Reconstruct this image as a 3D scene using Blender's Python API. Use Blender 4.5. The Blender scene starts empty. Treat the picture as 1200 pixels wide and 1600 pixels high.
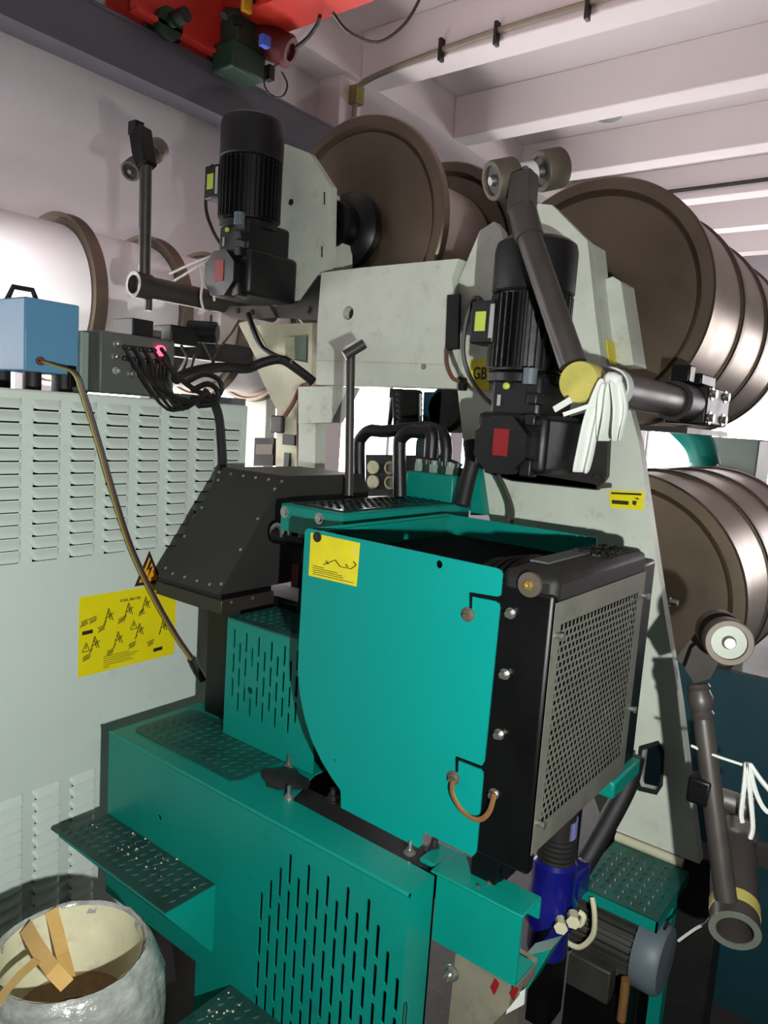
import bpy, bmesh, math, random
from mathutils import Vector, Matrix
from mathutils.geometry import delaunay_2d_cdt
random.seed(7)
S = bpy.context.scene
COL = S.collection

# ------------------------------------------------------------------ camera
YAW, PITCH, ROLL, FPX = .651, .125, .0684, 1161.0
EYE = Vector((0, 0, 1.6))
fw = Vector((math.cos(YAW)*math.cos(PITCH), math.sin(YAW)*math.cos(PITCH), -math.sin(PITCH)))
r0 = fw.cross(Vector((0, 0, 1))).normalized(); u0 = r0.cross(fw)
rt = math.cos(ROLL)*r0 + math.sin(ROLL)*u0
up = -math.sin(ROLL)*r0 + math.cos(ROLL)*u0
cd = bpy.data.cameras.new('camera'); cam = bpy.data.objects.new('camera', cd); COL.objects.link(cam)
cd.sensor_fit = 'VERTICAL'; cd.sensor_height = 24; cd.lens = FPX/1600*24; cd.clip_start = .02
m = Matrix((rt, up, -fw)).transposed().to_4x4(); m.translation = EYE
cam.matrix_world = m
S.camera = cam
# ------------------------------------------------------------------ world and light
S.view_settings.view_transform = 'Standard'; S.view_settings.look = 'None'
S.view_settings.gamma = 1; S.view_settings.use_curve_mapping = False
S.view_settings.exposure = 0.0
S.cycles.use_denoising = True
S.cycles.max_bounces = 8; S.cycles.diffuse_bounces = 5
S.cycles.sample_clamp_indirect = 6
W = bpy.data.worlds.new('World'); S.world = W; W.use_nodes = True
bgn = W.node_tree.nodes['Background']; bgn.inputs[0].default_value = (1, .945, .95, 1); bgn.inputs[1].default_value = 13.0

def area_portal(name, loc, rot, sx, sy):
    l = bpy.data.lights.new(name, 'AREA'); l.shape = 'RECTANGLE'; l.size = sx; l.size_y = sy
    l.cycles.is_portal = True
    o = bpy.data.objects.new(name, l); COL.objects.link(o); o.location = loc; o.rotation_euler = rot
    return o
YW, XF, ZB, ZC = 4.35, 12.0, 4.2, 4.56      # back wall, far wall, joist underside, slab
WZ0, WZ1 = .85, 2.3                          # back window band
area_portal('window_daylight', (3.6, YW+.12, (WZ0+WZ1)/2), (math.radians(-90), 0, 0), 13.6, WZ1-WZ0)
area_portal('window_daylight_far', (XF+.12, 2.9, 1.75), (math.radians(90), 0, math.radians(90)), 2.2, 2.3)
area_portal('window_daylight_far', (XF+.12, -2.2, 1.75), (math.radians(90), 0, math.radians(90)), 2.6, 2.3)
# the photographer's hand torch, right of and below the phone
tl = bpy.data.lights.new('hand_torch', 'SPOT'); tl.energy = 135; tl.color = (.97, 1, .955)
tl.shadow_soft_size = .012; tl.spot_size = math.radians(125); tl.spot_blend = .9
to = bpy.data.objects.new('hand_torch', tl); COL.objects.link(to)
to.location = EYE + rt*.23 - up*.18 - fw*.04
to.rotation_euler = (fw*1.0 - up*.02 - rt*.22).to_track_quat('-Z', 'Y').to_euler()

# ------------------------------------------------------------------ helpers
def at(u, v, x=None, y=None, z=None):
    """point of the photograph (1200x1600) on a real plane of the place"""
    d = fw + rt*((u-600)/FPX) - up*((v-800)/FPX)
    if x is not None: t = (x-EYE.x)/d.x
    elif y is not None: t = (y-EYE.y)/d.y
    else: t = (z-EYE.z)/d.z
    return EYE + d*t

MATS = {}
def mat(name, col, rough=.5, metal=0, var=.0, scale=6, bump=0, bscale=60, stain=None, stain_amt=0, coat=0, spec=.5, stretch=None, srgb=True, emit=None, alpha=None):
    if srgb: col = tuple((c/12.92 if c <= .04045 else ((c+.055)/1.055)**2.4) for c in col)
    M = bpy.data.materials.new(name); M.use_nodes = True
    nt = M.node_tree; b = nt.nodes['Principled BSDF']
    b.inputs['Roughness'].default_value = rough; b.inputs['Metallic'].default_value = metal
    b.inputs['Specular IOR Level'].default_value = spec
    if coat: b.inputs['Coat Weight'].default_value = coat; b.inputs['Coat Roughness'].default_value = .15
    b.inputs['Base Color'].default_value = (*col, 1)
    tc = nt.nodes.new('ShaderNodeTexCoord'); src = tc.outputs['Object']
    if stretch:
        mp = nt.nodes.new('ShaderNodeMapping'); mp.inputs['Scale'].default_value = stretch
        nt.links.new(src, mp.inputs['Vector']); src = mp.outputs['Vector']
    if var or stain:
        n = nt.nodes.new('ShaderNodeTexNoise'); n.inputs['Scale'].default_value = scale; n.inputs['Detail'].default_value = 6
        n.inputs['Roughness'].default_value = .65
        nt.links.new(src, n.inputs['Vector'])
        cr = nt.nodes.new('ShaderNodeValToRGB')
        cr.color_ramp.elements[0].position = .3; cr.color_ramp.elements[1].position = .72
        cr.color_ramp.elements[0].color = (*[c*(1-var) for c in col], 1)
        cr.color_ramp.elements[1].color = (*[min(1, c*(1+var*.6)) for c in col], 1)
        nt.links.new(n.outputs['Fac'], cr.inputs['Fac']); out = cr.outputs['Color']
        if stain:
            st = tuple((c/12.92 if c <= .04045 else ((c+.055)/1.055)**2.4) for c in stain)
            n2 = nt.nodes.new('ShaderNodeTexNoise'); n2.inputs['Scale'].default_value = scale*2.3; n2.inputs['Detail'].default_value = 8
            n2.inputs['Roughness'].default_value = .75
            nt.links.new(src, n2.inputs['Vector'])
            c2 = nt.nodes.new('ShaderNodeValToRGB'); c2.color_ramp.elements[0].position = .56; c2.color_ramp.elements[1].position = .72
            c2.color_ramp.elements[1].color = (stain_amt,)*3+(1,)
            nt.links.new(n2.outputs['Fac'], c2.inputs['Fac'])
            mx = nt.nodes.new('ShaderNodeMix'); mx.data_type = 'RGBA'
            nt.links.new(c2.outputs['Color'], mx.inputs['Factor']); nt.links.new(out, mx.inputs[6]); mx.inputs[7].default_value = (*st, 1)
            out = mx.outputs[2]
        nt.links.new(out, b.inputs['Base Color'])
        mr = nt.nodes.new('ShaderNodeMapRange'); mr.inputs['To Min'].default_value = max(0, rough-.12); mr.inputs['To Max'].default_value = min(1, rough+.12)
        nt.links.new(n.outputs['Fac'], mr.inputs['Value']); nt.links.new(mr.outputs['Result'], b.inputs['Roughness'])
    if bump:
        n3 = nt.nodes.new('ShaderNodeTexNoise'); n3.inputs['Scale'].default_value = bscale; n3.inputs['Detail'].default_value = 4
        nt.links.new(src, n3.inputs['Vector'])
        bp = nt.nodes.new('ShaderNodeBump'); bp.inputs['Strength'].default_value = bump; bp.inputs['Distance'].default_value = .004
        nt.links.new(n3.outputs['Fac'], bp.inputs['Height']); nt.links.new(bp.outputs['Normal'], b.inputs['Normal'])
    if emit:
        b.inputs['Emission Color'].default_value = (*emit[:3], 1); b.inputs['Emission Strength'].default_value = emit[3]
    MATS[name] = M
    return M
mat('plaster_wall', (.76, .74, .75), .9, var=.06, scale=1.2, bump=.15, bscale=30)
mat('dark_wall', (.33, .32, .33), .9, var=.1, scale=1.5)
mat('plaster_ceiling', (.88, .85, .85), .9, var=.04, scale=.8, bump=.1, bscale=20)
mat('concrete_floor', (.17, .155, .15), .6, var=.35, scale=3, bump=.2, stain=(.30, .28, .26), stain_amt=.4)
mat('teal_paint', (.015, .50, .45), .38, var=.10, scale=4, stain=(.02, .35, .32), stain_amt=.35, spec=.35)
mat('teal_plate', (.01, .54, .51), .42, var=.04, scale=2.5, spec=.3)
mat('teal_tread', (.05, .31, .28), .42, var=.45, scale=9, stain=(.13, .14, .14), stain_amt=.8)
mat('dirty_tread', (.10, .24, .22), .45, var=.5, scale=9, stain=(.14, .13, .14), stain_amt=.9)
mat('white_paint', (.78, .80, .75), .5, var=.12, scale=6, stain=(.50, .50, .44), stain_amt=.5)
mat('cabinet_paint', (.79, .83, .80), .5, var=.04, scale=2.5, stain=(.62, .66, .62), stain_amt=.35)
mat('cream_paint', (.75, .74, .64), .55, var=.12, scale=6, stain=(.45, .42, .34), stain_amt=.6)
mat('black_paint', (.022, .022, .028), .4, var=.3, scale=8, spec=.35)
mat('black_gear', (.052, .052, .066), .45, var=.3, scale=10, bump=.15)
mat('black_dusty', (.06, .056, .055), .65, var=.4, scale=9, stain=(.18, .165, .15), stain_amt=.5)
mat('dirty_grey', (.47, .45, .39), .6, var=.25, scale=8, stain=(.25, .23, .19), stain_amt=.6)
mat('pale_violet', (.45, .46, .66), .5)
mat('lip_dark', (.16, .14, .115), .5, var=.2, scale=6)
mat('barrel_metal', (.78, .745, .71), .45, .6, var=.1, scale=4)
mat('hood_grey', (.165, .165, .16), .5, var=.12, scale=4)
mat('rubber', (.06, .06, .065), .6, var=.2, scale=20)
mat('dark_steel', (.20, .19, .19), .45, .4, var=.25, scale=10)
mat('gun_steel', (.27, .25, .24), .42, .3, var=.2, scale=10)
mat('wheel_grey', (.46, .48, .44), .45, .3, var=.1, scale=20)
mat('conduit_grey', (.56, .52, .46), .6, var=.15, scale=10)
mat('brown_iron', (.36, .32, .28), .55, .2, var=.25, scale=8)
mat('steel', (.62, .62, .60), .35, .9, var=.12, scale=14)
mat('zinc', (.70, .70, .68), .32, .9)
mat('grille_steel', (.44, .44, .40), .55, .3, var=.2, scale=12, stain=(.22, .21, .19), stain_amt=.5)
mat('beam_metal', (.53, .475, .415), .38, .9, var=.14, scale=3.5, stretch=(4, 1, 1))
mat('beam_rim', (.45, .405, .355), .42, .8, var=.15, scale=5)
mat('brass', (.78, .66, .36), .35, .8, var=.2, scale=20)
mat('copper', (.56, .40, .24), .55, .4, var=.2, scale=30)
mat('yellow_sign', (.90, .84, .05), .45, var=.04, scale=9)
mat('worn_yellow', (.86, .80, .12), .45, var=.12, scale=16, stain=(.80, .76, .50), stain_amt=.8)
mat('tape_yellow', (.70, .66, .34), .4, var=.25, scale=14)
mat('orange_sign', (.93, .62, .08), .5)
mat('ink', (.12, .10, .08), .6)
mat('ink_soft', (.40, .36, .08), .6)
mat('red_label', (.50, .07, .08), .5)
mat('crane_red', (.76, .17, .12), .5, var=.18, scale=4, stain=(.35, .08, .07), stain_amt=.5)
mat('dark_red', (.36, .12, .13), .5, var=.2)
mat('dark_green', (.07, .20, .14), .5, var=.2)
mat('rail_grey', (.30, .30, .33), .65, var=.12, scale=3)
mat('blue_box', (.35, .55, .69), .45, var=.05, scale=5)
mat('label_blue', (.25, .40, .80), .5)
mat('pump_blue', (.075, .08, .42), .25, var=.15, scale=8, coat=.4)
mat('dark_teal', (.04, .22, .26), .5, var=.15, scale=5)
mat('box_grey', (.33, .34, .33), .5, var=.1, scale=8)
mat('box_light', (.52, .58, .55), .5, var=.06)
mat('yarn_white', (.93, .91, .92), .8, bump=.1, bscale=200)
mat('cloth_white', (.80, .81, .79), .9, var=.06, scale=12, bump=.25, bscale=90)
mat('rope_white', (.86, .84, .80), .9)
mat('paper_cream', (.80, .78, .66), .75, var=.15, scale=9, stain=(.62, .54, .42), stain_amt=.5, bump=.2, bscale=25)
mat('cup_brown', (.52, .42, .28), .7, var=.35, scale=14, stain=(.34, .22, .12), stain_amt=.7)
mat('film_wrap', (.60, .61, .59), .2, var=.4, scale=22, bump=1.0, bscale=38, stretch=(1, 1, 2.2), coat=.6)
mat('tan_tape', (.78, .63, .38), .4, var=.12, scale=18)
mat('led_red', (.9, .05, .08), .4, emit=(1, .05, .1, 5))
mat('wire_yellow', (.58, .58, .26), .5)
mat('wire_brown', (.42, .26, .20), .5)
mat('wire_black', (.07, .06, .06), .5)
mat('lime_label', (.70, .78, .30), .5)
mat('grey_label', (.62, .62, .62), .5)
mat('window_frame', (.85, .85, .86), .5)
mat('foam_gold', (.55, .50, .28), .8, var=.3, scale=30)
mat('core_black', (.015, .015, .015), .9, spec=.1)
mat('added_tube_glow', (.95, .95, .95), .4, emit=(1, .97, .98, 300))  # glow of the added lamp beside the yarn beams
mat('motor_grey', (.36, .40, .43), .5, var=.1)
mat('motor_dark', (.20, .20, .18), .55, var=.3, scale=12)
mat('debris', (.80, .74, .62), .8)
mat('hazard_yellow', (.80, .62, .16), .5)
def glass():
    M = bpy.data.materials.new('window_glass'); M.use_nodes = True; nt = M.node_tree; nt.nodes.clear()
    o = nt.nodes.new('ShaderNodeOutputMaterial'); mx = nt.nodes.new('ShaderNodeMixShader'); t = nt.nodes.new('ShaderNodeBsdfTransparent'); g = nt.nodes.new('ShaderNodeBsdfGlossy')
    g.inputs['Roughness'].default_value = .03; mx.inputs[0].default_value = .06
    nt.links.new(t.outputs[0], mx.inputs[1]); nt.links.new(g.outputs[0], mx.inputs[2]); nt.links.new(mx.outputs[0], o.inputs[0])
    MATS['window_glass'] = M
glass()

V3 = lambda p: Vector(p)
WL = {}       # world location of every root
def basis(d):
    d = Vector(d).normalized(); a = Vector((0, 0, 1)) if abs(d.z) < .9 else Vector((1, 0, 0))
    e1 = d.cross(a).normalized(); return d, e1, d.cross(e1).normalized()
def inside(c, L):
    r = False; j = len(L)-1
    for i in range(len(L)):
        (xi, yi), (xj, yj) = L[i], L[j]
        if (yi > c.y) != (yj > c.y) and c.x < (xj-xi)*(c.y-yi)/(yj-yi)+xi: r = not r
        j = i
    return r
class MB:
    def __init__(s): s.v = []; s.f = []
    def add(s, vs, fs):
        k = len(s.v); s.v += [Vector(p) for p in vs]; s.f += [tuple(i+k for i in f) for f in fs]; return s
    def box(s, a, b):
        x0, y0, z0 = a; x1, y1, z1 = b
        if x0 > x1: x0, x1 = x1, x0
        if y0 > y1: y0, y1 = y1, y0
        if z0 > z1: z0, z1 = z1, z0
        return s.add([(x0,y0,z0),(x1,y0,z0),(x1,y1,z0),(x0,y1,z0),(x0,y0,z1),(x1,y0,z1),(x1,y1,z1),(x0,y1,z1)],
                     [(3,2,1,0),(4,5,6,7),(0,1,5,4),(1,2,6,5),(2,3,7,6),(3,0,4,7)])
    def bar(s, p0, p1, w, h, upv=(0, 0, 1)):
        p0, p1 = Vector(p0), Vector(p1); d = (p1-p0).normalized(); upv = Vector(upv)
        a = d.cross(upv)
        if a.length < 1e-4: a = d.cross(Vector((1, 0, 0)))
        a.normalize(); b = a.cross(d)
        q = [a*w/2*i+b*h/2*j for i, j in ((-1,-1),(1,-1),(1,1),(-1,1))]
        return s.add([p0+k for k in q]+[p1+k for k in q], [(0,1,2,3),(7,6,5,4),(0,4,5,1),(1,5,6,2),(2,6,7,3),(3,7,4,0)])
    def prism(s, poly, vec):
        n = len(poly); vec = Vector(vec); P = [Vector(p) for p in poly]
        nrm = Vector((0, 0, 0))
        for i in range(n): nrm += P[i].cross(P[(i+1) % n])
        if nrm.dot(vec) > 0: P.reverse()
        return s.add(P+[p+vec for p in P], [tuple(range(n)), tuple(range(2*n-1, n-1, -1))]+[(i, i+n, (i+1) % n+n, (i+1) % n) for i in range(n)])
    def plate(s, outer, holes, F, T):
        """flat sheet with real openings; outer/holes 2-D, F maps to 3-D, T thickness vector"""
        loops = [list(outer)]+[list(h) for h in holes]
        pts = [p for L in loops for p in L]; n = len(pts); T = Vector(T)
        ed = []; k = 0
        for L in loops: ed += [(k+i, k+(i+1) % len(L)) for i in range(len(L))]; k += len(L)
        cv, _, cf, _, _, _ = delaunay_2d_cdt([Vector(p) for p in pts], ed, [], 0, 1e-7)
        C = [F(*p) for p in cv]; P = [F(*p) for p in pts]; tf = []; nc = len(C)
        for t in cf:
            c = sum((Vector(cv[i]) for i in t), Vector((0, 0)))/len(t)
            if not inside(c, loops[0]) or any(inside(c, h) for h in loops[1:] if abs(h[0][0]-c.x) < .5): continue
            nn = (C[t[1]]-C[t[0]]).cross(C[t[2]]-C[t[0]])
            t = tuple(t) if nn.dot(T) < 0 else tuple(reversed(t))
            tf.append(t); tf.append(tuple(i+nc for i in reversed(t)))
        s.add(C+[p+T for p in C], tf)
        fs = []
        k = 0
        for L in loops:
            m_ = len(L)
            for i in range(m_): fs.append((k+i, k+(i+1) % m_, k+(i+1) % m_+n, k+i+n))
            k += m_
        return s.add(P+[p+T for p in P], fs)
    def lathe(s, p0, axis, prof, n=32, closed=False, open_=False):
        """prof: list of (radius, distance along axis)"""
        p0 = Vector(p0); d, e1, e2 = basis(axis); k = len(prof); vs = []
        for r, t in prof:
            for i in range(n):
                a = 2*math.pi*i/n; vs.append(p0+d*t+(e1*math.cos(a)+e2*math.sin(a))*r)
        fs = []
        for j in range(k-1 if not closed else k):
            j2 = (j+1) % k
            for i in range(n): fs.append((j*n+i, j*n+(i+1) % n, j2*n+(i+1) % n, j2*n+i))
        if not closed and not open_:
            if prof[0][0] > 1e-6: fs.append(tuple(range(n-1, -1, -1)))
            if prof[-1][0] > 1e-6: fs.append(tuple(range((k-1)*n, k*n)))
        return s.add(vs, fs)
    def cyl(s, p0, p1, r, r1=None, n=20):
        p0, p1 = Vector(p0), Vector(p1); return s.lathe(p0, p1-p0, [(r, 0), (r if r1 is None else r1, (p1-p0).length)], n)
    def ring(s, p0, p1, ro, ri, n=28):
        p0, p1 = Vector(p0), Vector(p1); L = (p1-p0).length
        return s.lathe(p0, p1-p0, [(ri, 0), (ro, 0), (ro, L), (ri, L)], n, closed=True)
    def tube(s, pts, r, n=8, smooth=True, sub=5, flat=1.0):
        P = [Vector(p) for p in pts]
        if smooth and len(P) > 2:
            Q = []
            for i in range(len(P)-1):
                a = P[max(i-1, 0)]; b = P[i]; c = P[i+1]; d = P[min(i+2, len(P)-1)]
                for k in range(sub):
                    t = k/sub
                    Q.append(.5*((2*b)+(-a+c)*t+(2*a-5*b+4*c-d)*t*t+(-a+3*b-3*c+d)*t**3))
            P = Q+[P[-1]]
        vs = []; fs = []; d, e1, e2 = basis(P[1]-P[0])
        for i, p in enumerate(P):
            tg = (P[min(i+1, len(P)-1)]-P[max(i-1, 0)]).normalized()
            e1 = (e1-tg*e1.dot(tg)).normalized(); e2 = tg.cross(e1)
            for k in range(n):
                a = 2*math.pi*k/n; vs.append(p+e1*math.cos(a)*r+e2*math.sin(a)*r*flat)
        for i in range(len(P)-1):
            for k in range(n): fs.append((i*n+k, i*n+(k+1) % n, (i+1)*n+(k+1) % n, (i+1)*n+k))
        fs += [tuple(range(n-1, -1, -1)), tuple(range((len(P)-1)*n, len(P)*n))]
        return s.add(vs, fs)
    def mesh(s, name, material, origin, angle=35):
        me = bpy.data.meshes.new(name)
        me.from_pydata([p-origin for p in s.v], [], s.f); me.materials.append(MATS[material])
        me.polygons.foreach_set('use_smooth', [True]*len(me.polygons)); me.set_sharp_from_angle(angle=math.radians(angle)); me.update()
        return me
    def build(s, name, material, parent=None, label=None, cat=None, group=None, kind=None, bevel=0, angle=35, fix=True):
        if parent is not None: org = WL[parent.name]
        else:
            xs = [p.x for p in s.v]; ys = [p.y for p in s.v]
            org = Vector(((min(xs)+max(xs))/2, (min(ys)+max(ys))/2, min(p.z for p in s.v)))
        me = s.mesh(name, material, org, angle)
        if fix:
            bm = bmesh.new(); bm.from_mesh(me); bmesh.ops.recalc_face_normals(bm, faces=bm.faces); bm.to_mesh(me); bm.free()
            me.set_sharp_from_angle(angle=math.radians(angle))
        o = bpy.data.objects.new(name, me); COL.objects.link(o)
        if parent is not None: o.parent = parent
        else: o.location = org
        WL[o.name] = org
        if bevel:
            b = o.modifiers.new('bevel', 'BEVEL'); b.width = bevel; b.segments = 2; b.limit_method = 'ANGLE'; b.angle_limit = math.radians(40)
        tag(o, label, cat, group, kind); return o
def tag(o, label=None, cat=None, group=None, kind=None):
    if label: o['label'] = label
    if cat: o['category'] = cat
    if group: o['group'] = group
    if kind: o['kind'] = kind
    return o
def thing(name, loc, label, cat, group=None):
    o = bpy.data.objects.new(name, None); COL.objects.link(o); o.location = loc; o.empty_display_size = .05
    WL[o.name] = Vector(loc); return tag(o, label, cat, group)
def inst(src, parent, off, name=None):
    """a further piece that shares its mesh with src, moved by off"""
    o = bpy.data.objects.new(name or src.name.split('.')[0], src.data); COL.objects.link(o); o.parent = parent; o.location = off
    for md in src.modifiers:
        b = o.modifiers.new('bevel', 'BEVEL'); b.width = md.width; b.segments = 2; b.limit_method = 'ANGLE'; b.angle_limit = md.angle_limit
    WL[o.name] = WL[parent.name]
    return o
FX = lambda X: (lambda a, b: Vector((X, a, b)))     # (y,z) -> plane x=X
FY = lambda Y: (lambda a, b: Vector((a, Y, b)))
FZ = lambda Z: (lambda a, b: Vector((a, b, Z)))
def pxx(pts, X): return [(p.y, p.z) for p in (at(u, v, x=X) for u, v in pts)]
def pxy(pts, Y): return [(p.x, p.z) for p in (at(u, v, y=Y) for u, v in pts)]
def circ(a, b, r, n=14): return [(a+r*math.cos(2*math.pi*i/n), b+r*math.sin(2*math.pi*i/n)) for i in range(n)]
def slot(a, b, w, h):     # rounded upright slot in 2-D
    r = w/2; L = []
    for i in range(5): t = math.pi*i/4; L.append((a+r*math.cos(t), b+h/2-r+r*math.sin(t)))
    for i in range(5): t = math.pi+math.pi*i/4; L.append((a+r*math.cos(t), b-h/2+r+r*math.sin(t)))
    return L
def rrect(a0, b0, a1, b1, r, n=4):
    L = []
    for cx, cy, t0 in ((a1-r, b1-r, 0), (a0+r, b1-r, 90), (a0+r, b0+r, 180), (a1-r, b0+r, 270)):
        for i in range(n+1): t = math.radians(t0+90*i/n); L.append((cx+r*math.cos(t), cy+r*math.sin(t)))
    return L
def text_mesh(body, size, mtx, material, name, parent, ext=.0006):
    c = bpy.data.curves.new(name, 'FONT'); c.body = body; c.size = size; c.extrude = ext; c.align_x = 'CENTER'; c.align_y = 'CENTER'; c.offset = size*.012
    t = bpy.data.objects.new(name, c); COL.objects.link(t)
    dg = bpy.context.evaluated_depsgraph_get(); me = bpy.data.meshes.new_from_object(t.evaluated_get(dg))
    bpy.data.objects.remove(t); me.transform(Matrix.Translation(-WL[parent.name]) @ mtx); me.materials.clear(); me.materials.append(MATS[material])
    o = bpy.data.objects.new(name, me); COL.objects.link(o); o.parent = parent; WL[o.name] = WL[parent.name]
    return o
def mtx_x(p): return Matrix(((0, 0, -1, p[0]), (-1, 0, 0, p[1]), (0, 1, 0, p[2]), (0, 0, 0, 1)))      # text on a face looking to -x
def mtx_y(p): return Matrix(((1, 0, 0, p[0]), (0, 0, -1, p[1]), (0, 1, 0, p[2]), (0, 0, 0, 1)))       # text on a face looking to -y
def bolt(p, d, parent, r=.008, h=.008, washer=True, stud=0, material='zinc', name='bolt'):
    p = Vector(p); d = Vector(d).normalized(); b = MB()
    if washer: b.cyl(p, p+d*.002, r*1.5, n=16)
    b.cyl(p, p+d*h, r, n=6)
    if stud: b.cyl(p, p+d*(h+stud), r*.55, n=10)
    return b.build(name, material, parent)
def tread(p0, ux, uy, w, h, parent, material, pitch=.026, ln=.019):
    """raised tread bars of checker plate, far too many to pick apart"""
    p0, ux, uy = Vector(p0), Vector(ux).normalized(), Vector(uy).normalized(); nz = ux.cross(uy)
    if nz.z < 0: nz = -nz
    b = MB(); j = 0; y = pitch*.5
    while y < h-pitch*.3:
        x = pitch*(.5 if j % 2 else 1.0)
        while x < w-pitch*.3:
            c = p0+ux*x+uy*y
            a = ux*.94+uy*.34 if j % 2 else ux*.94-uy*.34
            q = a.cross(nz)
            b.add([c-a*ln/2, c+q*.0028, c+a*ln/2, c-q*.0028, c-a*ln*.25+nz*.0022, c+a*ln*.25+nz*.0022],
                  [(0, 1, 5, 4), (1, 2, 5), (2, 3, 4, 5), (3, 0, 4)])
            x += pitch*1.0
        y += pitch*.5; j += 1
    return b.build('tread_bars', material, parent, kind='stuff')

# ------------------------------------------------------------------ room
X0, Y0 = -4.0, -4.0
MB().box((X0, Y0, -.1), (XF, YW, 0)).build('floor', 'concrete_floor', kind='structure')
ceil = MB().box((X0, Y0, ZC), (XF, YW, ZC+.12)).build('ceiling', 'plaster_ceiling', kind='structure')
for i in range(-4, 6):
    x = 5.99+1.33*i
    if x < X0+.1 or x > XF-.3: continue
    MB().box((x, Y0, ZB), (x+.24, YW-.28, ZC)).build('ceiling_joist', 'plaster_ceiling', ceil, bevel=.01)
wb = MB().box((X0, YW, 0), (XF, YW+.2, WZ0)).box((X0, YW, WZ1), (XF, YW+.2, ZC))
nwin = []
x = -2.15
while x < 10.5:
    nwin.append((x, x+2.05)); x += 2.3
e = X0
for a, b in nwin:
    wb.box((e, YW, WZ0), (a, YW+.2, WZ1)); e = b
wb.box((e, YW, WZ0), (XF, YW+.2, WZ1))
wb.build('wall_back', 'plaster_wall', kind='structure', fix=False)
MB().box((X0, YW-.28, ZB), (XF, YW, ZC)).build('trim_1', 'plaster_ceiling', kind='structure')
wi = 0
for a, b in nwin:
    wi += 1
    w = MB()
    for c, d in (((a, YW+.06, WZ0), (a+.05, YW+.12, WZ1)), ((b-.05, YW+.06, WZ0), (b, YW+.12, WZ1)), ((a, YW+.06, WZ0), (b, YW+.12, WZ0+.05)), ((a, YW+.06, WZ1-.05), (b, YW+.12, WZ1)), (((a+b)/2-.025, YW+.06, WZ0), ((a+b)/2+.025, YW+.12, WZ1))): w.box(c, d)
    w = w.build('window_%d' % wi, 'window_frame', kind='structure')
    for c, d in ((a+.05, (a+b)/2-.025), ((a+b)/2+.025, b-.05)):
        MB().box((c, YW+.085, WZ0+.05), (d, YW+.091, WZ1-.05)).build('pane', 'window_glass', w)
wf = MB().box((XF, Y0, 0), (XF+.2, YW, .6)).box((XF, Y0, 2.9), (XF+.2, YW, ZC))
fwin = [(-3.5, -.9), (1.8, 4.0)]
e = Y0
for a, b in fwin: wf.box((XF, e, .6), (XF+.2, a, 2.9)); e = b
wf.box((XF, e, .6), (XF+.2, YW, 2.9))
wf.build('wall_far', 'plaster_wall', kind='structure', fix=False)
for a, b in fwin:
    wi += 1; w = MB()
    for c, d in (((a, .6), (a+.06, 2.9)), ((b-.06, .6), (b, 2.9)), ((a, .6), (b, .66)), ((a, 2.84), (b, 2.9)), (((a+b)/2-.03, .6), ((a+b)/2+.03, 2.9))): w.box((XF+.06, c[0], c[1]), (XF+.12, d[0], d[1]))
    w = w.build('window_%d' % wi, 'window_frame', kind='structure')
    for c, d in ((a+.06, (a+b)/2-.03), ((a+b)/2+.03, b-.06)):
        MB().box((XF+.085, c, .66), (XF+.091, d, 2.84)).build('pane', 'window_glass', w)
MB().box((X0-.2, Y0, 0), (X0, YW, ZC)).build('wall_left', 'dark_wall', kind='structure')
MB().box((X0, Y0-.2, 0), (XF, Y0, ZC)).build('wall_front', 'dark_wall', kind='structure')
# white pier at the crane rail's end
MB().box((4.5, YW-.22, 0), (4.75, YW, ZB)).build('wall_pier', 'plaster_ceiling', kind='structure')

# ------------------------------------------------------------------ crane rail and crane
rail = MB()
ry, rz0, rz1 = 4.02, 3.41, 3.69
rail.box((X0+.1, ry-.09, rz0), (XF-.1, ry+.09, rz0+.02)).box((X0+.1, ry-.09, rz1-.02), (XF-.1, ry+.09, rz1)).box((X0+.1, ry-.085, rz0+.02), (XF-.1, ry-.07, rz1-.02)).box((X0+.1, ry-.012, rz0+.02), (XF-.1, ry+.012, rz1-.02))
rail = rail.build('crane_rail', 'rail_grey', label='dark grey steel crane rail running along the wall under the ceiling', cat='rail')
cr = thing('overhead_crane', (3.0, ry, rz1), 'red overhead crane carriage standing on the grey rail', 'crane')
cx0, cx1 = at(200, 40, y=ry-.1).x, at(396, 125, y=ry-.1).x
cy = ry-.13
pl = [(cx0, rz1+.03), (cx1, rz1+.03), (cx1, rz1+.14), (cx1-.06, rz1+.30), (cx1-.06, rz1+.48), (cx0+.55, rz1+.48), (cx0+.42, rz1+.27), (cx0+.22, rz1+.27), (cx0+.16, rz1+.48), (cx0, rz1+.48)]
MB().plate(pl, [], FY(cy), (0, .02, 0)).plate(pl, [], FY(ry+.11), (0, .02, 0)).build('carriage_plate', 'crane_red', cr)
MB().box((cx0, cy-.05, rz1+.02), (cx1, cy+.02, rz1+.04)).build('lower_flange', 'crane_red', cr)
for xx in (cx0+.3, cx1-.15):
    MB().lathe((xx, ry-.06, rz1+.1), (0, 1, 0), [(.02, 0), (.1, 0), (.1, .03), (.09, .04), (.09, .1), (.1, .11), (.1, .12), (.02, .12)], 24).build('wheel', 'dark_steel', cr)
h = at(262, 38, y=cy-.02)
MB().cyl((h.x, cy-.0, h.z), (h.x, cy-.05, h.z), .085, n=24).cyl((h.x, cy-.05, h.z), (h.x, cy-.09, h.z), .03, n=12).build('axle_cap', 'dark_green', cr)
h = at(280, 27, y=cy-.1)
MB().cyl((h.x, cy-.02, h.z), (h.x, cy-.16, h.z), .04, n=14).build('buffer', 'black_dusty', cr)
g0 = at(450, 45, y=3.6)
MB().box((g0.x-.27, -3.2, g0.z), (g0.x-.03, cy, ZB-.02)).build('girder', 'crane_red', cr, bevel=.008)
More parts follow.
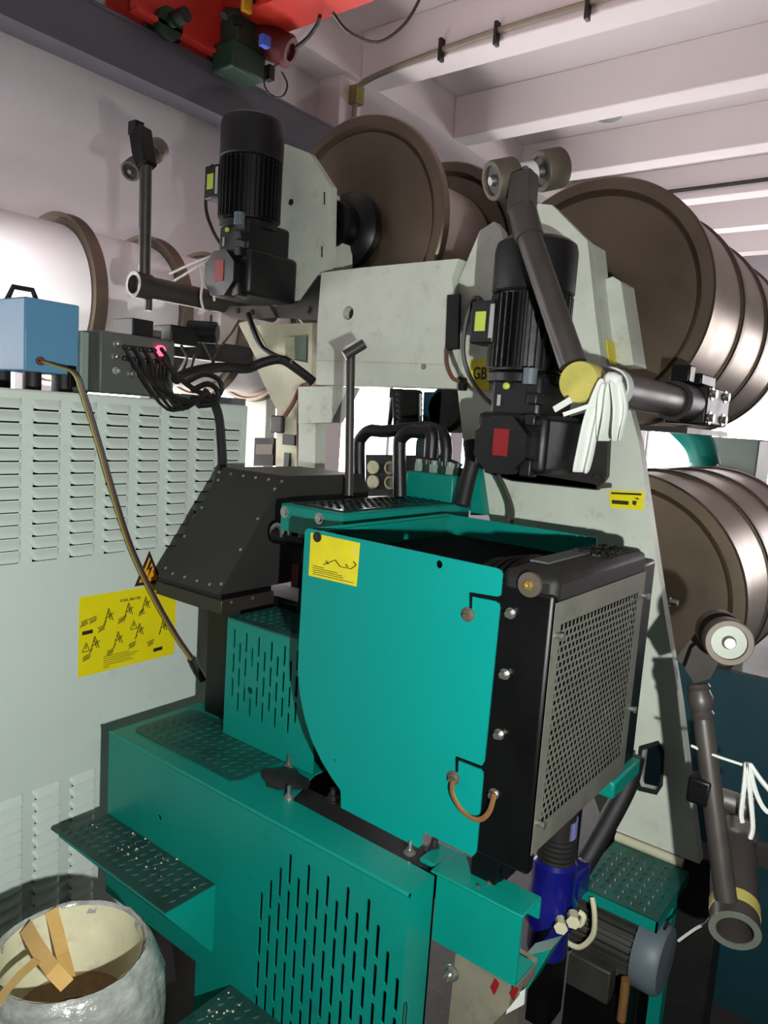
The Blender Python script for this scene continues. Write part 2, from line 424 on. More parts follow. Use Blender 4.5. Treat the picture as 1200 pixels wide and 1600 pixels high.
MB().box((g0.x-.30, -3.2, g0.z-.02), (g0.x, cy, g0.z)).build('girder_flange', 'crane_red', cr)
p = at(385, 88, y=3.75)
MB().box((p.x-.16, 3.68, p.z-.13), (p.x+.10, 3.88, p.z+.03)).box((p.x-.12, 3.7, p.z+.03), (p.x+.12, 3.86, p.z+.22)).build('drive_gearbox', 'dark_green', cr, bevel=.015)
MB().tube([at(350, 25, y=3.7), at(360, 18, y=3.7), at(372, 24, y=3.7), at(372, 40, y=3.7)], .025).build('cable_guide', 'black_dusty', cr)
q0, q1 = at(405, 60, y=3.75), at(455, 82, y=3.55)
ax = (q1-q0).normalized()
MB().lathe(q0, ax, [(.02, 0), (.085, 0), (.095, .02), (.095, (q1-q0).length-.02), (.08, (q1-q0).length), (.05, (q1-q0).length), (.05, (q1-q0).length-.03), (0, (q1-q0).length-.03)], 28).build('drive_motor', 'dark_red', cr)
p = at(410, 66, y=3.6)
MB().box((p.x-.03, 3.56, p.z-.03), (p.x+.03, 3.6, p.z+.03)).build('type_label', 'label_blue', cr)
for uu, mname in ((385, 'hazard_yellow'), (398, 'black_paint'), (411, 'hazard_yellow')):
    p = at(uu, 2, y=3.62); MB().box((p.x-.03, 3.6, p.z-.06), (p.x+.03, 3.63, p.z+.2)).build('hazard_stripe', mname, cr)
MB().tube([at(462, 75, y=3.5), at(480, 60, y=3.4), at(495, 40, y=3.3), at(500, 25, y=3.2)], .012).build('motor_cable', 'wire_black', cr)
MB().tube([at(436, 100, y=3.5), at(418, 110, y=3.5), at(413, 132, y=3.5), at(425, 150, y=3.5), at(442, 150, y=3.5), at(449, 132, y=3.5), at(440, 112, y=3.5)], .006, 6).build('cable_loop', 'wire_black', cr)
p = at(420, 112, y=3.5); MB().box((p.x-.02, 3.47, p.z-.05), (p.x+.02, 3.52, p.z+.03)).build('cable_plug', 'black_paint', cr)
# conduit on the first joist and cable loops under the ceiling
jx = 5.99-1.33
c = MB(); y = 4.0
c.tube([(jx-.02, YW-.25, ZB-.5), (jx-.02, YW-.26, ZB-.15), (jx-.02, 4.0, ZB-.03), (jx-.02, 3.4, ZB+.03), (jx-.02, 2.6, ZB+.06), (jx-.02, .5, ZB+.06)], .022)
con = c.build('ceiling_conduit', 'conduit_grey', label='grey brown conduit clipped along the side of the nearest ceiling joist', cat='conduit')
for yy in (3.3, 2.85, 2.2): MB().box((jx-.05, yy-.012, ZB-.04), (jx+.0, yy+.012, ZB+.11)).build('clip', 'dark_steel', con)
MB().box((jx-.06, YW-.30, ZB-.18), (jx+.03, YW-.22, ZB-.05)).build('junction_wrap', 'foam_gold', con)
MB().tube([(5.99+1.33*2-.02, 4.0, ZB+.1), (5.99+1.33*2-.02, 2, ZB+.1), (5.99+1.33*2-.02, -1, ZB+.1)], .02, smooth=False).build('ceiling_conduit', 'dark_steel', label='thin dark conduit on the far joist right above the right beam', cat='conduit')
MB().tube([at(520, 20, y=2.8), at(545, 50, y=2.8), at(590, 66, y=2.8), at(630, 40, y=2.8), at(655, 0, y=2.8), at(665, -30, y=2.8)], .009, 6).build('hanging_cable', 'wire_black', label='thin black cable sagging in a loop below the ceiling', cat='cable')
sl = thing('ceiling_lamp', at(950, 184, z=ZB+.02), 'small metal ceiling lamp hanging between the white joists', 'lamp')
p = WL[sl.name]
MB().lathe(p, (0, 0, 1), [(.0, .03), (.105, 0), (.11, .005), (.045, .09), (.045, .12), (0, .12)], 28).build('shade', 'motor_grey', sl)
MB().cyl(p+Vector((0, 0, .1)), (p.x, p.y, ZC), .02).build('stem', 'dark_steel', sl)

# ------------------------------------------------------------------ beams
def beam(name, cx, cy_, cz, R, segs, hub, label, group, bar=None, barmat='beam_metal', hubr=.085):
    t = thing(name, (cx, cy_, cz-R), label, 'warp beam', group)
    ax = (1, 0, 0); p = Vector((cx, cy_, cz))
    x = 0.0
    for i, (L, rb) in enumerate(segs):
        # front flange: flat disc with a raised rim and a groove before it
        MB().lathe(p+Vector((x, 0, 0)), ax, [(hubr, .016), (R*.855, .014), (R*.87, .022), (R*.885, .014), (R*.90, .0), (R*.985, 0), (R, .006), (R, .036), (R*.985, .042), (hubr, .042)], 96, closed=True).build('flange', 'beam_metal' if i == 0 else 'beam_rim', t)
        MB().lathe(p+Vector((x+.042, 0, 0)), ax, [(rb, 0), (rb, L-.042)], 96).build('barrel', barmat, t)
        x += L
    MB().lathe(p+Vector((x, 0, 0)), ax, [(hubr, 0), (R*.985, 0), (R, .006), (R, .036), (R*.985, .042), (hubr, .042)], 96, closed=True).build('flange', 'beam_rim', t)
    hx = -hub
    MB().lathe(p+Vector((hx, 0, 0)), ax, [(.03, 0), (hubr*.75, 0), (hubr*.8, .01), (hubr*.8, hub*.5), (hubr*1.0, hub*.55), (hubr*1.28, hub*.8), (hubr*1.28, hub+.01), (.03, hub+.01)], 40, closed=True).build('hub', 'black_paint', t)
    MB().cyl(p+Vector((hx+.01, 0, 0)), p+Vector((x+.06, 0, 0)), .03, n=20).build('shaft', 'steel', t)
    return t
beam('warp_beam', 2.0, 1.745, 2.23, .376, [(.5, .262), (.5, .262), (.5, .262)], .10, 'empty brown metal warp beam above the white cross plate, with black hub', 'warp beams of the machine', hubr=.095, barmat='barrel_metal')
beam('warp_beam', 2.245, .974, 1.997, .375, [(.36, .366), (.36, .366), (.36, .366)], .16, 'upper right metal warp beam behind the right gearmotor', 'warp beams of the machine')
beam('warp_beam', 2.245, .791, 1.113, .38, [(.34, .372), (.36, .372), (.36, .372)], .16, 'lower right metal warp beam behind the roller wheels', 'warp beams of the machine')
# neighbour machine with white yarn beams
lb = thing('yarn_beam', (1.2, 3.35, 1.66), 'row of white yarn wound beams with dark flanges left of the machine', 'warp beam')
lz, ly, lR = 2.03, 3.35, .385
fxs = [.75, 1.28, 1.80, 2.25, 2.62, 3.0]
MB().cyl((.2, ly, lz), (3.2, ly, lz), .04).build('shaft', 'steel', lb)
for i, fx in enumerate(fxs):
    MB().lathe((fx, ly, lz), (1, 0, 0), [(.05, 0), (lR*.93, 0), (lR*.95, -.012), (lR, -.012), (lR, .045), (lR*.95, .05), (.05, .05)], 72, closed=True).build('flange', 'beam_rim', lb)
    a = fxs[i-1]+.05 if i else .2
    MB().lathe((a, ly, lz), (1, 0, 0), [(.3, 0), (.335, .004), (.335, fx-a-.004), (.3, fx-a)], 72).build('yarn_winding', 'yarn_white', lb)
ms = thing('beam_stand', (2.9, 3.5, 0), 'pale steel stand carrying the white yarn beams behind the cabinet', 'stand')
MB().box((3.06, 3.25, 0), (3.14, 3.45, lz+.12)).build('post', 'white_paint', ms, bevel=.006)
MB().box((.1, 3.25, 0), (.18, 3.45, lz+.12)).build('post', 'white_paint', ms, bevel=.006)
MB().box((.18, 3.28, .9), (3.06, 3.42, 1.0)).build('cross_bar', 'white_paint', ms, bevel=.006)

fl = thing('added_tube_lamp', (.1, 2.7, 2.08), 'added unseen tube lamp that brightens the neighbouring yarn beams', 'lamp')  # added lamp out of view, there to whiten the yarn beams
MB().box((-.9, 2.62, 2.12), (1.12, 2.78, 2.16)).build('housing', 'white_paint', fl, bevel=.006)
MB().box((-.9, 2.605, 2.0), (1.12, 2.62, 2.16)).build('added_light_shield', 'white_paint', fl)  # added plate that keeps the lamp's light off the machine
for yy in (2.66, 2.74): MB().cyl((-.88, yy, 2.10), (1.10, yy, 2.10), .014, n=12).build('tube', 'added_tube_glow', fl)
for xx in (-.7, .9): MB().cyl((xx, 2.7, 2.16), (xx, 2.7, ZC), .004, n=6).build('hanger', 'dark_steel', fl)

# ------------------------------------------------------------------ control cabinet
CY = 1.75
cab = thing('control_cabinet', (.5, 2.05, 0), 'large off-white steel control cabinet with rows of louvres on the left', 'cabinet')
ctop = 1.611; cxr = at(388, 640, y=CY).x
MB().box((-.7, CY, .06), (cxr, CY+.6, ctop)).build('body', 'cabinet_paint', cab, bevel=.006)
MB().box((-.68, CY+.03, 0), (cxr-.02, CY+.58, .06)).build('plinth', 'black_paint', cab)
def louver_mesh(w, h, d):
    vs = []; fs = []; nx, nz = 14, 6
    for j in range(nz+1):
        t = j/nz                                    # 0 top .. 1 lip
        for i in range(nx+1):
            s = i/nx; xx = (s-.5)*w
            e = min(s, 1-s)*w/(h*.62); e = min(1, e); prof = math.sqrt(max(0, 1-(1-e)**2))
            dep = d*prof*math.sin(t*math.pi/2)**1.1
            vs.append((xx, -dep, -h*t*(.55+.45*prof)-h*.0))
    for i in range(nx+1): vs.append((vs[nz*(nx+1)+i][0], 0, vs[nz*(nx+1)+i][2]+.0015))
    for j in range(nz+1):
        for i in range(nx): a = j*(nx+1)+i; fs.append((a, a+nx+1, a+nx+2, a+1))
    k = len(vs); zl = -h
    vs += [(-w*.42, -.0008, zl+.001), (w*.42, -.0008, zl+.001), (w*.42, -.0008, zl-.0045), (-w*.42, -.0008, zl-.0045)]; fs.append((k+3, k+2, k+1, k))  # flat black face under the lip paints the slot opening dark
    return vs, fs
cols = [(at(a, 740, y=CY).x, at(b, 740, y=CY).x) for a, b in ((47, 100), (107, 154), (162, 206), (214, 254), (261, 298), (303, 336), (347, 377))]
pit = (cols[-1][1]-cols[0][1])/6; lw = .075
zt, zbt = at(60, 633, y=CY).z, at(60, 868, y=CY).z
lp = (zt-zbt)/12
vs, fs = louver_mesh(lw, lp*.76, .013)
first = None
for cidx in range(-1, 7):
    for r in range(13):
        xc = cols[0][0]+lw/2+pit*cidx; zc = zt+lp*.45-lp*r
        if cidx == 6 and r == 0: continue
        if first is None:
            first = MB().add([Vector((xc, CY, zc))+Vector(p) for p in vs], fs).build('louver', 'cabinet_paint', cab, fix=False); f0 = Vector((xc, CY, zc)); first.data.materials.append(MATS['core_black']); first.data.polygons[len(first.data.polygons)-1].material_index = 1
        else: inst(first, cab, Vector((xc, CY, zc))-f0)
lc = [(at(a, 1300, y=CY).x, at(b, 1300, y=CY).x) for a, b in ((50, 93), (107, 150))]
z1, z2 = at(70, 1238, y=CY).z, at(70, 1402, y=CY).z
lp2 = (z1-z2)/9; p2 = lc[1][0]-lc[0][0]
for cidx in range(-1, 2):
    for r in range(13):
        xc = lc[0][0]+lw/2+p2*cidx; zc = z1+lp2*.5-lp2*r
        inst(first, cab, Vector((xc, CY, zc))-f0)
# signs on the cabinet
sy = CY-.0015
sx0, sx1, sz0, sz1 = 1.023, 1.325, .872, 1.088
sg = MB().box((sx0, sy, sz0), (sx1, CY, sz1)).build('safety_sign', 'yellow_sign', cab); tag(sg, 'yellow safety instruction sign with small pictograms')
ink = MB()
def lin(b, x0, z0, x1, z1, w, yy=None):
    yy = sy if yy is None else yy
    L = max(1e-6, math.hypot(x1-x0, z1-z0)); nx_, nz_ = -(z1-z0)/L*w/2, (x1-x0)/L*w/2
    b.prism([(x0+nx_, yy, z0+nz_), (x1+nx_, yy, z1+nz_), (x1-nx_, yy, z1-nz_), (x0-nx_, yy, z0-nz_)], (0, -.0006, 0))
SW, SH = sx1-sx0, sz1-sz0
def sp(u, v): return sx0+SW*u, sz0+SH*v
def sl_(b, u0, v0, u1, v1, w=.0022): lin(b, *sp(u0, v0), *sp(u1, v1), w)
for u, v in ((.28, .70), (.48, .73), (.66, .77), (.15, .38), (.38, .38), (.60, .43), (.86, .42)):     # machine pictograms
    for d in ((-.04, -.10, 0, .10), (0, .10, .045, -.06), (-.03, -.02, .035, .01), (-.045, -.10, -.02, -.05), (.01, .02, .05, .03), (-.005, .06, .02, -.05)):
        sl_(ink, u+d[0], v+d[1], u+d[2], v+d[3], .0026)
for u, v in ((.22, .55), (.42, .61), (.62, .66), (.08, .22), (.31, .22), (.53, .25), (.73, .22), (.05, .66), (.13, .68)):
    for k in range(4): sl_(ink, u-.035+random.uniform(-.01, .01), v-.03+k*.018, u+.03+random.uniform(-.01, .01), v+k*.018, .0022)
for u, v in ((.07, .36), (.54, .52)):
    sl_(ink, u-.035, v-.05, u, v+.06); sl_(ink, u, v+.06, u+.035, v-.05); sl_(ink, u+.035, v-.05, u-.035, v-.05); sl_(ink, u, v-.02, u, v+.03, .0026)
ink.build('pictograms', 'ink_soft', sg, kind='stuff')
blk = MB()
sl_(blk, .03, .545, .13, .55, .010); sl_(blk, .76, .12, .86, .125, .010); blk.build('black_bars', 'ink', sg)
ln = MB()
for k in range(6): sl_(ln, .24, .19-.028*k, (.50, .60, .56, .52, .55, .30)[k], .19-.028*k, .0016)
ln.build('text_lines', 'ink_soft', sg)
text_mesh('KARL MAYER', .011, mtx_y((sx0+SW*.50, sy-.0004, sz0+SH*.87)), 'ink_soft', 'printed_name', sg)
tr = pxy([(209, 866), (186, 914), (233, 907)], CY); tr = [(1.2305, 1.190), (1.186, 1.094), (1.275, 1.094)]
tgn = MB().plate(tr, [], FY(sy), (0, .0015, 0)).build('voltage_sign', 'ink', cab); tag(tgn, 'orange high voltage triangle sign with black bolt')
cxm = sum(a for a, b in tr)/3; czm = sum(b for a, b in tr)/3
MB().plate([(cxm+(a-cxm)*.72, czm+(b-czm)*.72) for a, b in tr], [], FY(sy-.0006), (0, .0006, 0)).build('triangle_field', 'orange_sign', tgn)
zz = [(.004, .040), (-.012, .004), (.002, .010), (-.006, -.022), (.0145, .018), (.001, .012), (.011, .037)]
MB().plate([(cxm+a*.9, czm+.004+b*.9) for a, b in zz], [], FY(sy-.0012), (0, .0006, 0)).build('lightning_bolt', 'ink', tgn)

# ------------------------------------------------------------------ things on the cabinet
bl = thing('transformer_box', (.98, 1.92, ctop), 'light blue metal transformer box with black handle on top of the cabinet', 'electrical box')
bx0, bx1, bz0, bz1 = at(38, 570, y=1.85).x, at(123, 580, y=1.85).x, ctop+.045, 1.836
MB().box((bx0, 1.85, bz0), (bx1, 2.06, bz1)).build('case', 'blue_box', bl, bevel=.004)
for xx, yy in ((bx0+.03, 1.87), (bx0+.03, 2.03), (bx1-.03, 1.87), (bx1-.03, 2.03)):
    MB().cyl((xx, yy, ctop), (xx, yy, bz0), .022, n=16).build('foot', 'rubber', bl)
hp = MB(); h0, h1 = (bx0+.03, 1.96, bz1), (bx0+.10, 1.96, bz1)
hp.tube([(bx0+.015, 1.97, bz1), (bx0+.03, 1.97, bz1+.034), (bx0+.08, 1.97, bz1+.034), (bx0+.095, 1.97, bz1)], .007, smooth=False)
hp.build('handle', 'rubber', bl)
MB().lathe(at(62, 564, y=1.85), (0, -1, 0), [(.011, 0), (.011, .008), (.006, .012)], 14).build('cable_gland', 'wire_brown', bl)
p = at(110, 575, y=1.85); MB().box((p.x-.008, 1.835, bz0-.03), (p.x+.008, 1.85, p.z+.005)).build('bracket', 'black_paint', bl)
for i, (mname, dx, rr) in enumerate((('wire_yellow', -.004, .0026), ('wire_brown', .002, .0038), ('wire_black', .008, .0040))):
    pts = [at(62, 564, y=1.83)] + [at(u, v, y=yy)+Vector((dx, 0, 0)) for u, v, yy in ((90, 573, 1.78), (116, 584, 1.735), (130, 620, 1.728), (152, 690, 1.725), (178, 780, 1.72), (205, 860, 1.72), (243, 940, 1.715), (275, 995, 1.71), (303, 1035, 1.70))]
    w = MB().tube(pts, rr, 6)
    if i == 0: wroot = w.build('hanging_wires', mname, label='yellow, brown and black wires hanging across the cabinet front to the floor column', cat='wires')
    else: w.build('wire', mname, wroot)
MB().tube([at(301, 1030, y=1.70), at(308, 1045, y=1.69), at(318, 1062, y=1.68)], .013).build('sleeve', 'rubber', wroot)

tb = thing('terminal_box', (1.25, 1.9, ctop), 'dark grey terminal box with knobs, plugs and a red lamp beside the blue box', 'electrical box')
t0, t1 = at(155, 600, y=1.82).x, at(272, 600, y=1.82).x
tz1 = at(155, 515, y=1.82).z
MB().box((t0, 1.82, ctop+.006), (t1, 2.02, tz1)).build('case', 'box_grey', tb, bevel=.006)
MB().box((at(125, 590, y=1.87).x, 1.87, ctop), (t0, 2.02, tz1-.006)).build('side_case', 'box_light', tb, bevel=.004)
for u, v, mname, r in ((181, 537, 'zinc', .009), (179, 557, 'zinc', .009), (180, 579, 'grey_label', .008), (204, 584, 'zinc', .012)):
    p = at(u, v, y=1.82); MB().lathe(p, (0, -1, 0), [(r*1.2, 0), (r*1.2, .003), (r*.8, .004), (r*.7, .016), (r*.3, .018)], 16).build('knob', mname, tb)
p = at(249, 548, y=1.82); MB().lathe(p, (0, -1, 0), [(.015, 0), (.015, .01), (.008, .014)], 16).build('pilot_lamp', 'led_red', tb)
for vv in (543, 560):
    c = MB()
    for k in range(8): p = at(193+k*6.5, vv+k*.7, y=1.82); c.lathe(p-Vector((0, .002, 0)), (0, -1, 0), [(.007, 0), (.007, .01), (.004, .012)], 10)
    c.build('plug_row', 'dark_steel', tb)
# black unit and round gauge motor on top
ug = thing('solenoid_unit', (1.42, 1.95, tz1), 'small black boxes and round capped black cylinder on top of the terminal box', 'actuator')
a0, a1 = at(207, 520, y=1.90).x, at(240, 520, y=1.90).x
MB().box((a0, 1.90, tz1), (a1, 2.0, tz1+.055)).build('block', 'black_gear', ug, bevel=.003)
MB().box((a1, 1.91, tz1), (at(256, 520, y=1.9).x, 1.98, tz1+.032)).build('connector', 'box_grey', ug, bevel=.003)
q = at(258, 518, y=1.93); w_ = at(318, 520, y=1.93)
MB().box((q.x, 1.90, tz1), (w_.x-.04, 1.99, tz1+.055)).build('coil_body', 'black_paint', ug, bevel=.004)
cpt = Vector((w_.x-.04, 1.95, w_.z)); 
MB().cyl(cpt, cpt+Vector((.05, -.07, 0)), .034, n=24).build('round_housing', 'black_paint', ug)
MB().cyl(cpt+Vector((.05, -.07, 0)), cpt+Vector((.053, -.074, 0)), .026, n=24).build('round_cap', 'dark_steel', ug)
# cables
cb = None
for k in range(9):
    u0_ = 196+k*7; pts = [at(u0_, 545+(k % 2)*17, y=1.80), at(u0_+12, 565+(k % 2)*10, y=1.74), at(u0_+26-k*2, 590+k, y=1.70), at(262+k*3, 612+k*3.2 if k % 3 else 640, y=1.69), at(300+k*2, 630-k*1.5, y=1.69), at(322, 618-k, y=1.70), at(335, 632, y=1.71)]
    c = MB().tube(pts, .0042+.001*(k % 3), 6)
    if cb is None: cb = c.build('cable_bundle', 'wire_black', label='bundle of black plug cables looping from the terminal box over the cabinet edge', cat='cables')
    else: c.build('cable', 'wire_black', cb)
for pts in ([(290, 598), (318, 585), (340, 592), (346, 610), (330, 626), (300, 622)], [(300, 610), (325, 600), (340, 612), (334, 630), (310, 634)], [(255, 560), (275, 585), (300, 606), (330, 622)]):
    MB().tube([at(u, v, y=1.70) for u, v in pts], .008, 8).build('cable', 'wire_black', cb)
MB().tube([at(330, 618, y=1.72), at(342, 650, y=1.72), at(347, 700, y=1.72), at(349, 740, y=1.70), at(350, 765, y=1.66)], .013, 10).build('cable_conduit', 'rubber', label='thick black conduit hanging down the cabinet edge into the dark hood', cat='conduit')
MB().tube([at(275, 592, y=1.8), at(305, 580, y=1.85), at(345, 574, y=1.88), at(385, 576, y=1.9), at(412, 566, y=1.88), at(440, 562, y=1.85), at(466, 578, y=1.82), at(489, 596, y=1.8)], .016, 10).build('hose', 'rubber', label='thick black hose running sideways from the terminal box to the white frame', cat='hose')
for i, pts in enumerate(([(283, 540), (292, 560), (283, 585)], [(315, 535), (303, 560), (297, 582)], [(345, 540), (335, 562), (328, 580)], [(318, 535), (328, 555), (338, 578)])):
    MB().tube([at(u, v, y=1.93) for u, v in pts], .0045, 6).build('cable', 'wire_black', cb)

# ------------------------------------------------------------------ machine frame
FXP = 1.85
fr = thing('machine_frame', (1.9, .8, 0), 'tall off-white machine frame with tapered leg and cross plate', 'machine frame')
leg = [(772, 346), (783, 360), (786, 372), (800, 392), (830, 392), (838, 318), (862, 320), (918, 376), (929, 480), (941, 575), (985, 640), (998, 690), (1030, 905), (1062, 1100), (1093, 1350)]
lp_ = pxx(leg, FXP)
yb = lp_[-1][0]
lp_ += [(yb+.24, lp_[-1][1])]
MB().box((FXP+.03, yb-.05, 0), (FXP+.12, yb+.26, lp_[-1][1])).build('foot_block', 'black_dusty', fr, bevel=.006)
lp_ += pxx([(930, 1250), (790, 900), (762, 800), (752, 735), (748, 728), (748, 706), (725, 702), (715, 610), (718, 436), (750, 360)], FXP)
hole = pxx([(1002, 1168), (1028, 1160), (1036, 1176), (1034, 1225), (1026, 1238), (1000, 1232), (996, 1220)], FXP)
MB().plate(lp_, [hole], FX(FXP), (.035, 0, 0)).build('leg_plate', 'white_paint', fr)
hc = Vector((0, 0)); hy = sum(a for a, b in hole)/len(hole); hz = sum(b for a, b in hole)/len(hole)
MB().plate([(hy+(a-hy)*1.12, hz+(b-hz)*1.08) for a, b in hole], [[(hy+(a-hy)*.88, hz+(b-hz)*.9) for a, b in hole]], FX(FXP-.006), (.006, 0, 0)).build('opening_rim', 'rubber', fr)
# return flange up the right edge of the leg
for (u0_, v0), (u1_, v1), dep in (((918, 376), (929, 480), .085), ((929, 480), (941, 575), .085)):
    a, b = at(u0_, v0, x=FXP)+Vector((.036, 0, 0)), at(u1_, v1, x=FXP)+Vector((.036, 0, 0))
    MB().prism([a, b, b+Vector((0, .03, 0)), a+Vector((0, .03, 0))], (dep, 0, 0)).build('edge_flange', 'white_paint', fr)
# bearing block in front of the right beam
bp = pxx([(945, 436), (958, 432), (970, 440), (990, 570), (962, 572)], 1.95)
MB().plate(bp, [], FX(1.95), (.10, 0, 0)).build('bearing_block', 'white_paint', fr, bevel=.006)
a, b = at(936, 527, x=FXP), at(940, 565, x=FXP)
dx_ = Vector((.045, -.003, 0)); ex_ = Vector((.115, -.003, 0))
MB().prism([a+dx_, b+dx_, b+ex_, a+ex_], (0, .0025, 0)).build('yellow_label', 'worn_yellow', fr)
# cross plate
cp = pxx([(502, 426), (567, 418), (717, 404), (706, 436), (716, 545), (712, 607), (494, 601), (496, 503)], FXP-.03)
hl = at(544, 489, x=FXP-.03)
MB().plate(cp, [circ(hl.y, hl.z, .022, 20)], FX(FXP-.03), (.055, 0, 0)).build('cross_plate', 'white_paint', fr)
MB().cyl((FXP+.0, hl.y, hl.z), (FXP+.02, hl.y, hl.z), .03).build('hole_backing', 'dark_steel', fr)
a, b = at(495, 563, x=FXP-.03), at(713, 570, x=FXP-.03)
MB().bar(a-Vector((.001, 0, 0)), b-Vector((.001, 0, 0)), .002, .003).build('seam', 'cream_paint', fr)
bolt(at(662, 573, x=FXP-.03), (-1, 0, 0), fr, .006, .004)
# chamfered bracket and column under the cross plate
MB().plate(pxx([(466, 604), (545, 604), (517, 660), (466, 662)], FXP), [], FX(FXP), (.06, 0, 0)).build('gusset', 'white_paint', fr)
MB().plate(pxx([(467, 662), (493, 662), (492, 738), (465, 745)], FXP+.02), [], FX(FXP+.02), (.05, 0, 0)).build('gusset_post', 'white_paint', fr)
# cream plate with square opening, left of the cross plate
co = pxx([(400, 508), (496, 504), (496, 604), (468, 604), (466, 760), (430, 760), (432, 640), (412, 600), (395, 560)], 1.95)
ch = pxx([(445, 525), (482, 522), (481, 567), (446, 560)], 1.95)
MB().plate(co, [ch], FX(1.95), (.05, 0, 0)).build('cream_plate', 'cream_paint', fr)
MB().plate(pxx([(440, 518), (487, 514), (487, 575), (440, 570)], 2.0), [], FX(2.012), (.005, 0, 0)).build('opening_back', 'box_light', fr)
# motor plate of the left gearmotor
mp_ = pxx([(425, 222), (444, 224), (483, 239), (517, 291), (515, 410), (500, 432), (483, 458), (467, 478), (420, 476)], FXP)
MB().plate(mp_, [], FX(FXP), (.03, 0, 0)).build('motor_plate', 'white_paint', fr)
MB().plate(pxx([(515, 300), (520, 318), (533, 325), (536, 418), (505, 424), (508, 330)], FXP+.06), [], FX(FXP+.06), (.05, 0, 0)).build('bearing_plate', 'white_paint', fr)
for (u0_, v0, u1_, v1) in ((507, 300, 507, 320), (503, 385, 503, 402)):
    a, b = at(u0_, v0, x=FXP-.001), at(u1_, v1, x=FXP-.001); MB().bar(a, b, .003, .003).build('slot_mark', 'black_paint', fr)
p = at(455, 316, x=FXP); bolt(p, (-1, 0, 0), fr, .007, .005, material='dark_steel')
# dark bracket under the left motor
MB().plate(pxx([(430, 478), (470, 470), (498, 430), (500, 500), (430, 496)], FXP-.02), [], FX(FXP-.02), (.02, 0, 0)).build('motor_bracket', 'dark_steel', fr)
bolt(at(482, 485, x=FXP-.02), (-1, 0, 0), fr, .010, .008, material='dark_steel')
# right motor mounting shelf
sh = pxx([(757, 690), (930, 640), (952, 645), (947, 745), (932, 766), (800, 752), (757, 738)], 1.74)
MB().plate(sh, [], FX(1.74), (.022, 0, 0)).build('motor_bracket', 'dark_steel', fr)
MB().prism([at(757, 736, x=1.74), at(800, 750, x=1.74), at(932, 764, x=1.74), at(932, 757, x=1.74), at(757, 728, x=1.74)], (.10, 0, 0)).build('bracket_shelf', 'dark_steel', fr)
bolt(at(935, 747, x=1.74), (-1, 0, 0), fr, .012, .01, material='dark_steel')
# black slotted strip and wiring at the plate's end
MB().plate(pxx([(699, 461), (717, 459), (715, 545), (696, 547)], FXP-.045), [], FX(FXP-.045), (.014, 0, 0)).build('cable_strip', 'black_paint', fr)
MB().tube([at(698, 546, x=FXP-.04), at(699, 570, x=FXP-.05), at(707, 590, x=FXP-.05), at(718, 596, x=FXP-.04)], .006, 6).build('strip_cable', 'wire_brown', fr)
MB().plate(pxx([(716, 588), (724, 590), (724, 610), (716, 610)], FXP-.03), [], FX(FXP-.03), (.02, 0, 0)).build('cable_clip', 'black_paint', fr)
# GB plate
gb = pxx([(735, 562), (764, 561), (764, 610), (736, 606)], FXP-.006)
g = MB().plate(gb, [], FX(FXP-.006), (.006, 0, 0)).build('country_plate', 'yellow_sign', fr); tag(g, 'yellow plate with the letters GB')
p = at(749.5, 584, x=FXP-.007); text_mesh('GB', .048, mtx_x((p.x, p.y, p.z)) @ Matrix.Diagonal((.72, 1, 1, 1)), 'ink', 'letters', g)
# yellow sign low on the leg
ws = pxx([(952, 766), (1006, 768), (1005, 797), (953, 793)], FXP-.002)
g = MB().plate(ws, [], FX(FXP-.002), (.002, 0, 0)).build('leg_sign', 'yellow_sign', fr); tag(g, 'small yellow warning sign with black bars')
k = MB()
for pp in ([(955, 769), (1002, 771), (1002, 774), (955, 772)], [(956, 781), (982, 783), (982, 789), (956, 787)], [(988, 782), (995, 783), (993, 790), (988, 788)], [(990, 777), (999, 779), (996, 781)]):
    k.plate(pxx(pp, FXP-.003), [], FX(FXP-.003), (.001, 0, 0))
k.build('print', 'ink', g)
bolt(at(1046, 940, x=FXP), (0, -1, 0), fr, .008, .02)
# hanging strap below the shelf
MB().tube([at(778, 742, x=1.70), at(790, 765, x=1.72), at(800, 795, x=1.75), at(798, 815, x=1.78)], .012, 8, flat=.4).build('cable_strap', 'brown_iron', fr)

